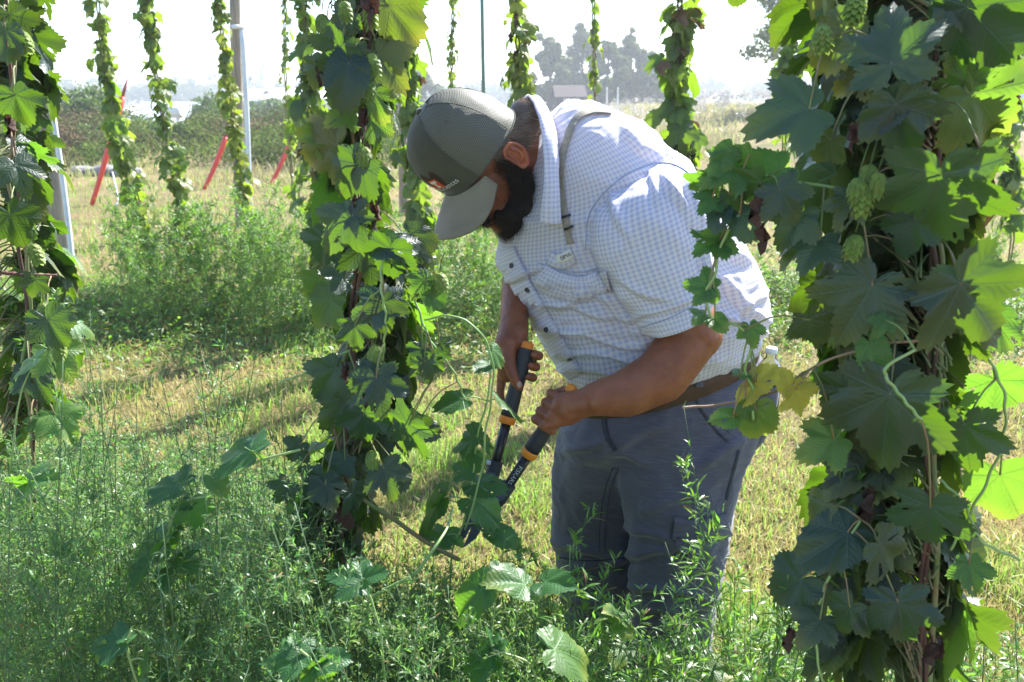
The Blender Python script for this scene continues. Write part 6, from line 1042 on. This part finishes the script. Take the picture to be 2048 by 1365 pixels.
def weed_thing(label, base, pts_top, mat, nb, nl, bl, L, w, seed, start=.25, alt=0, sr=.0018, group='weeds standing in front', name='weed'):
    q = np.random.default_rng(seed); Y = base[2]; b0 = P(base[0], base[1], Y); b0 = np.array([b0[0], b0[1], 0.]); r = empty(name, label, 'weed', b0, group); lf = MB(); sm = MB()
    for tx, ty, dY in pts_top:
        S_, V, F, c = weed_geo(b0+q.normal(size=3)*[.015, .015, 0], P(tx, ty, Y+dY), nb, nl, bl, L, w, q, .12, sr, start, alt)
        for s_ in S_: sm.add(*s_[:2])
        lf.add(V, F, None, c)
    sm.build('stem', M_wst, r); lf.build('foliage', mat, r, smooth=False); return r
weed_thing('tall grey green weed with a forked top leaning left, rising above the other weeds', (600, 1250, 1.75), [(392, 690, .02), (452, 645, 0), (405, 715, -.02)], M_aster, 15, 16, .16, .017, .0013, 1, .45, .5, .0022)
weed_thing('thin weed spire left of the middle vine', (660, 1200, 1.6), [(520, 640, 0)], M_aster, 7, 12, .05, .016, .0013, 2, .4)
weed_thing('single upright weed spire in the lower left corner of the straw patch', (330, 1250, 1.9), [(272, 760, 0), (230, 790, 0)], M_aster, 9, 14, .07, .016, .0012, 3, .4)
weed_thing('small weed spire crossing the left vine base', (240, 1200, 1.9), [(165, 660, .05), (180, 620, .05)], M_aster, 9, 14, .06, .02, .0014, 4, .4)
for i, (bx, by, Y, tops, lab) in enumerate([(1190, 1420, 1.55, [(1178, 1012, 0), (1205, 1130, .03)], 'bright narrow leaved weed standing in front of the far trouser leg'), (1420, 1450, 1.5, [(1362, 942, 0), (1330, 1085, 0)], 'tall narrow leaved weed in front of the near knee'), (1470, 1450, 1.48, [(1415, 1008, 0), (1470, 1120, 0)], 'leafy weed in front of the cargo pocket'), (1640, 1330, 1.5, [(1368, 818, .05)], 'long weed leaning left across the seat of the trousers'),
        (1560, 1450, 1.5, [(1540, 1105, 0), (1500, 1160, 0)], 'bushy narrow leaved weed right of the near trouser leg'), (1380, 1450, 1.42, [(1320, 1180, 0), (1390, 1200, 0)], 'leafy weed low in front of the near shin'), (1290, 1450, 1.42, [(1260, 1225, 0), (1225, 1190, 0)], 'feathery weed between the shins'), (1480, 1460, 1.35, [(1450, 1230, 0), (1560, 1240, 0)], 'spreading weed at the bottom beside the near trouser leg'),
        (1700, 1430, 1.2, [(1700, 900, -.05), (1745, 980, 0)], 'tall narrow leaved weed climbing in front of the big right vine'), (1980, 1450, 1.2, [(1975, 1180, 0), (2030, 1230, 0)], 'narrow leaved weed at the bottom right corner'), (1340, 1470, 1.25, [(1300, 1290, 0), (1370, 1270, 0)], 'low leafy weed at the bottom in front of the trousers'), (1120, 1460, 1.3, [(1095, 1120, 0), (1150, 1240, 0)], 'wispy weed left of the trousers at the bottom'), (1060, 1430, 1.5, [(1045, 1035, 0)], 'slim dark stalk on the straw grass beside the trousers'),
        (1640, 1460, 1.3, [(1620, 1260, 0), (1670, 1300, 0)], 'narrow leaved weed at the bottom below the dry vine leaves'), (30, 1400, 1.5, [(20, 480, .1), (60, 560, .1)], 'bright willowy weed in front of the left edge vine'), (100, 1400, 1.55, [(95, 600, .1), (0, 640, .1)], 'bright willowy weed right beside the left edge vine')]):
    weed_thing(lab, (bx, by, Y), tops, M_lance, (8 if i in (1, 2, 4) else 13) if i != 3 else 12, 12 if i != 3 else 16, .13, .040, .0024, 50+i, .35 if i != 3 else .15, .2, .0019)
for i in range(34):
    px = rg.uniform(-40, 640) if i < 16 else rg.uniform(0, 1050); Y = rg.uniform(1.15, 1.7) if i < 16 else rg.uniform(.95, 1.2); ty = top_limit(px)-rg.uniform(-60, 130)+(rg.uniform(120, 330) if i >= 16 else 0)
    weed_thing('thin wispy weed spire sticking out above the weed thicket at the lower left', (px+rg.uniform(-90, 90), 1300, Y), [(px, ty, 0), (px+rg.uniform(-50, 50), ty+rg.uniform(60, 160), 0)], M_aster, 14, 16, .13, .018, .0014, 200+i, .3, .4, .0018, 'weed spires above the thicket')
for i, (px, ty) in enumerate([(870, 1075), (930, 1120), (1010, 1060), (1085, 1140), (1140, 1090), (820, 1150), (1000, 1200), (60, 900), (180, 960), (290, 1060), (420, 1000), (520, 1120), (110, 1120), (350, 1180)]):
    Y = 1.35 if i < 7 else 1.3; weed_thing(['leafy narrow leaved weed between the middle vine and the trousers', 'leafy narrow leaved weed mixed into the wispy thicket at the lower left'][int(i >= 7)], (px+rg.uniform(-60, 60), 1430, Y), [(px, ty, 0), (px+rg.uniform(-60, 60), ty+rg.uniform(50, 130), 0)], M_lance, 10, 13, .12, .038, .0026, 300+i, .3, .2, .0018, ['leafy weeds before the loppers', 'leafy weeds in the thicket'][int(i >= 7)])
# denser low plants round the man's feet and the right vine base
lan = MB(); ls_ = MB()
for i in range(240):
    px = rg.uniform(1020, 2150) if i < 110 else rg.uniform(1560, 2100) if i < 190 else rg.uniform(1150, 1600); Y = rg.uniform(1.25, 1.9) if rg.uniform() < .8 else rg.uniform(1.9, 2.4); tl = top_limit(px)+40+rg.exponential(110); top = P(px, min(tl, 1450), Y)
    if top[2] < .05: continue
    if 1100 < px < 1420 and Y > 1.7: continue
    S_, V, F, c = weed_geo([top[0]+rg.normal()*.05, Y+rg.normal()*.05, 0], top, 9, 8, .10, .032, .0022, rg, .2, .0014, .1, .2)
    for s_ in S_: ls_.add(*s_[:2])
    lan.add(V, F, None, c)
tag(lan.build('low_weeds', M_lance, smooth=False), 'low narrow leaved weeds around the feet and under the right vine', 'weeds', kind='stuff'); tag(ls_.build('low_weed_stems', M_wst), 'thin stems of the low weeds around the feet', 'weeds', kind='stuff')
# ================================================================== the air
hm = bpy.data.materials.new('haze_air'); hm.use_nodes = True; t = hm.node_tree; t.nodes.remove(t.nodes['Principled BSDF']); pv = t.nodes.new('ShaderNodeVolumePrincipled'); pv.inputs['Color'].default_value = (.90, .95, 1, 1); pv.inputs['Density'].default_value = .0016; pv.inputs['Anisotropy'].default_value = .25
t.links.new(pv.outputs[0], t.nodes['Material Output'].inputs['Volume']); V, F, _ = box((0, 440, 6.3), (3400, 920.6, 21.4))
tag(mk('haze', V, F, hm, smooth=False), 'pale haze over the fields', 'haze', kind='stuff')
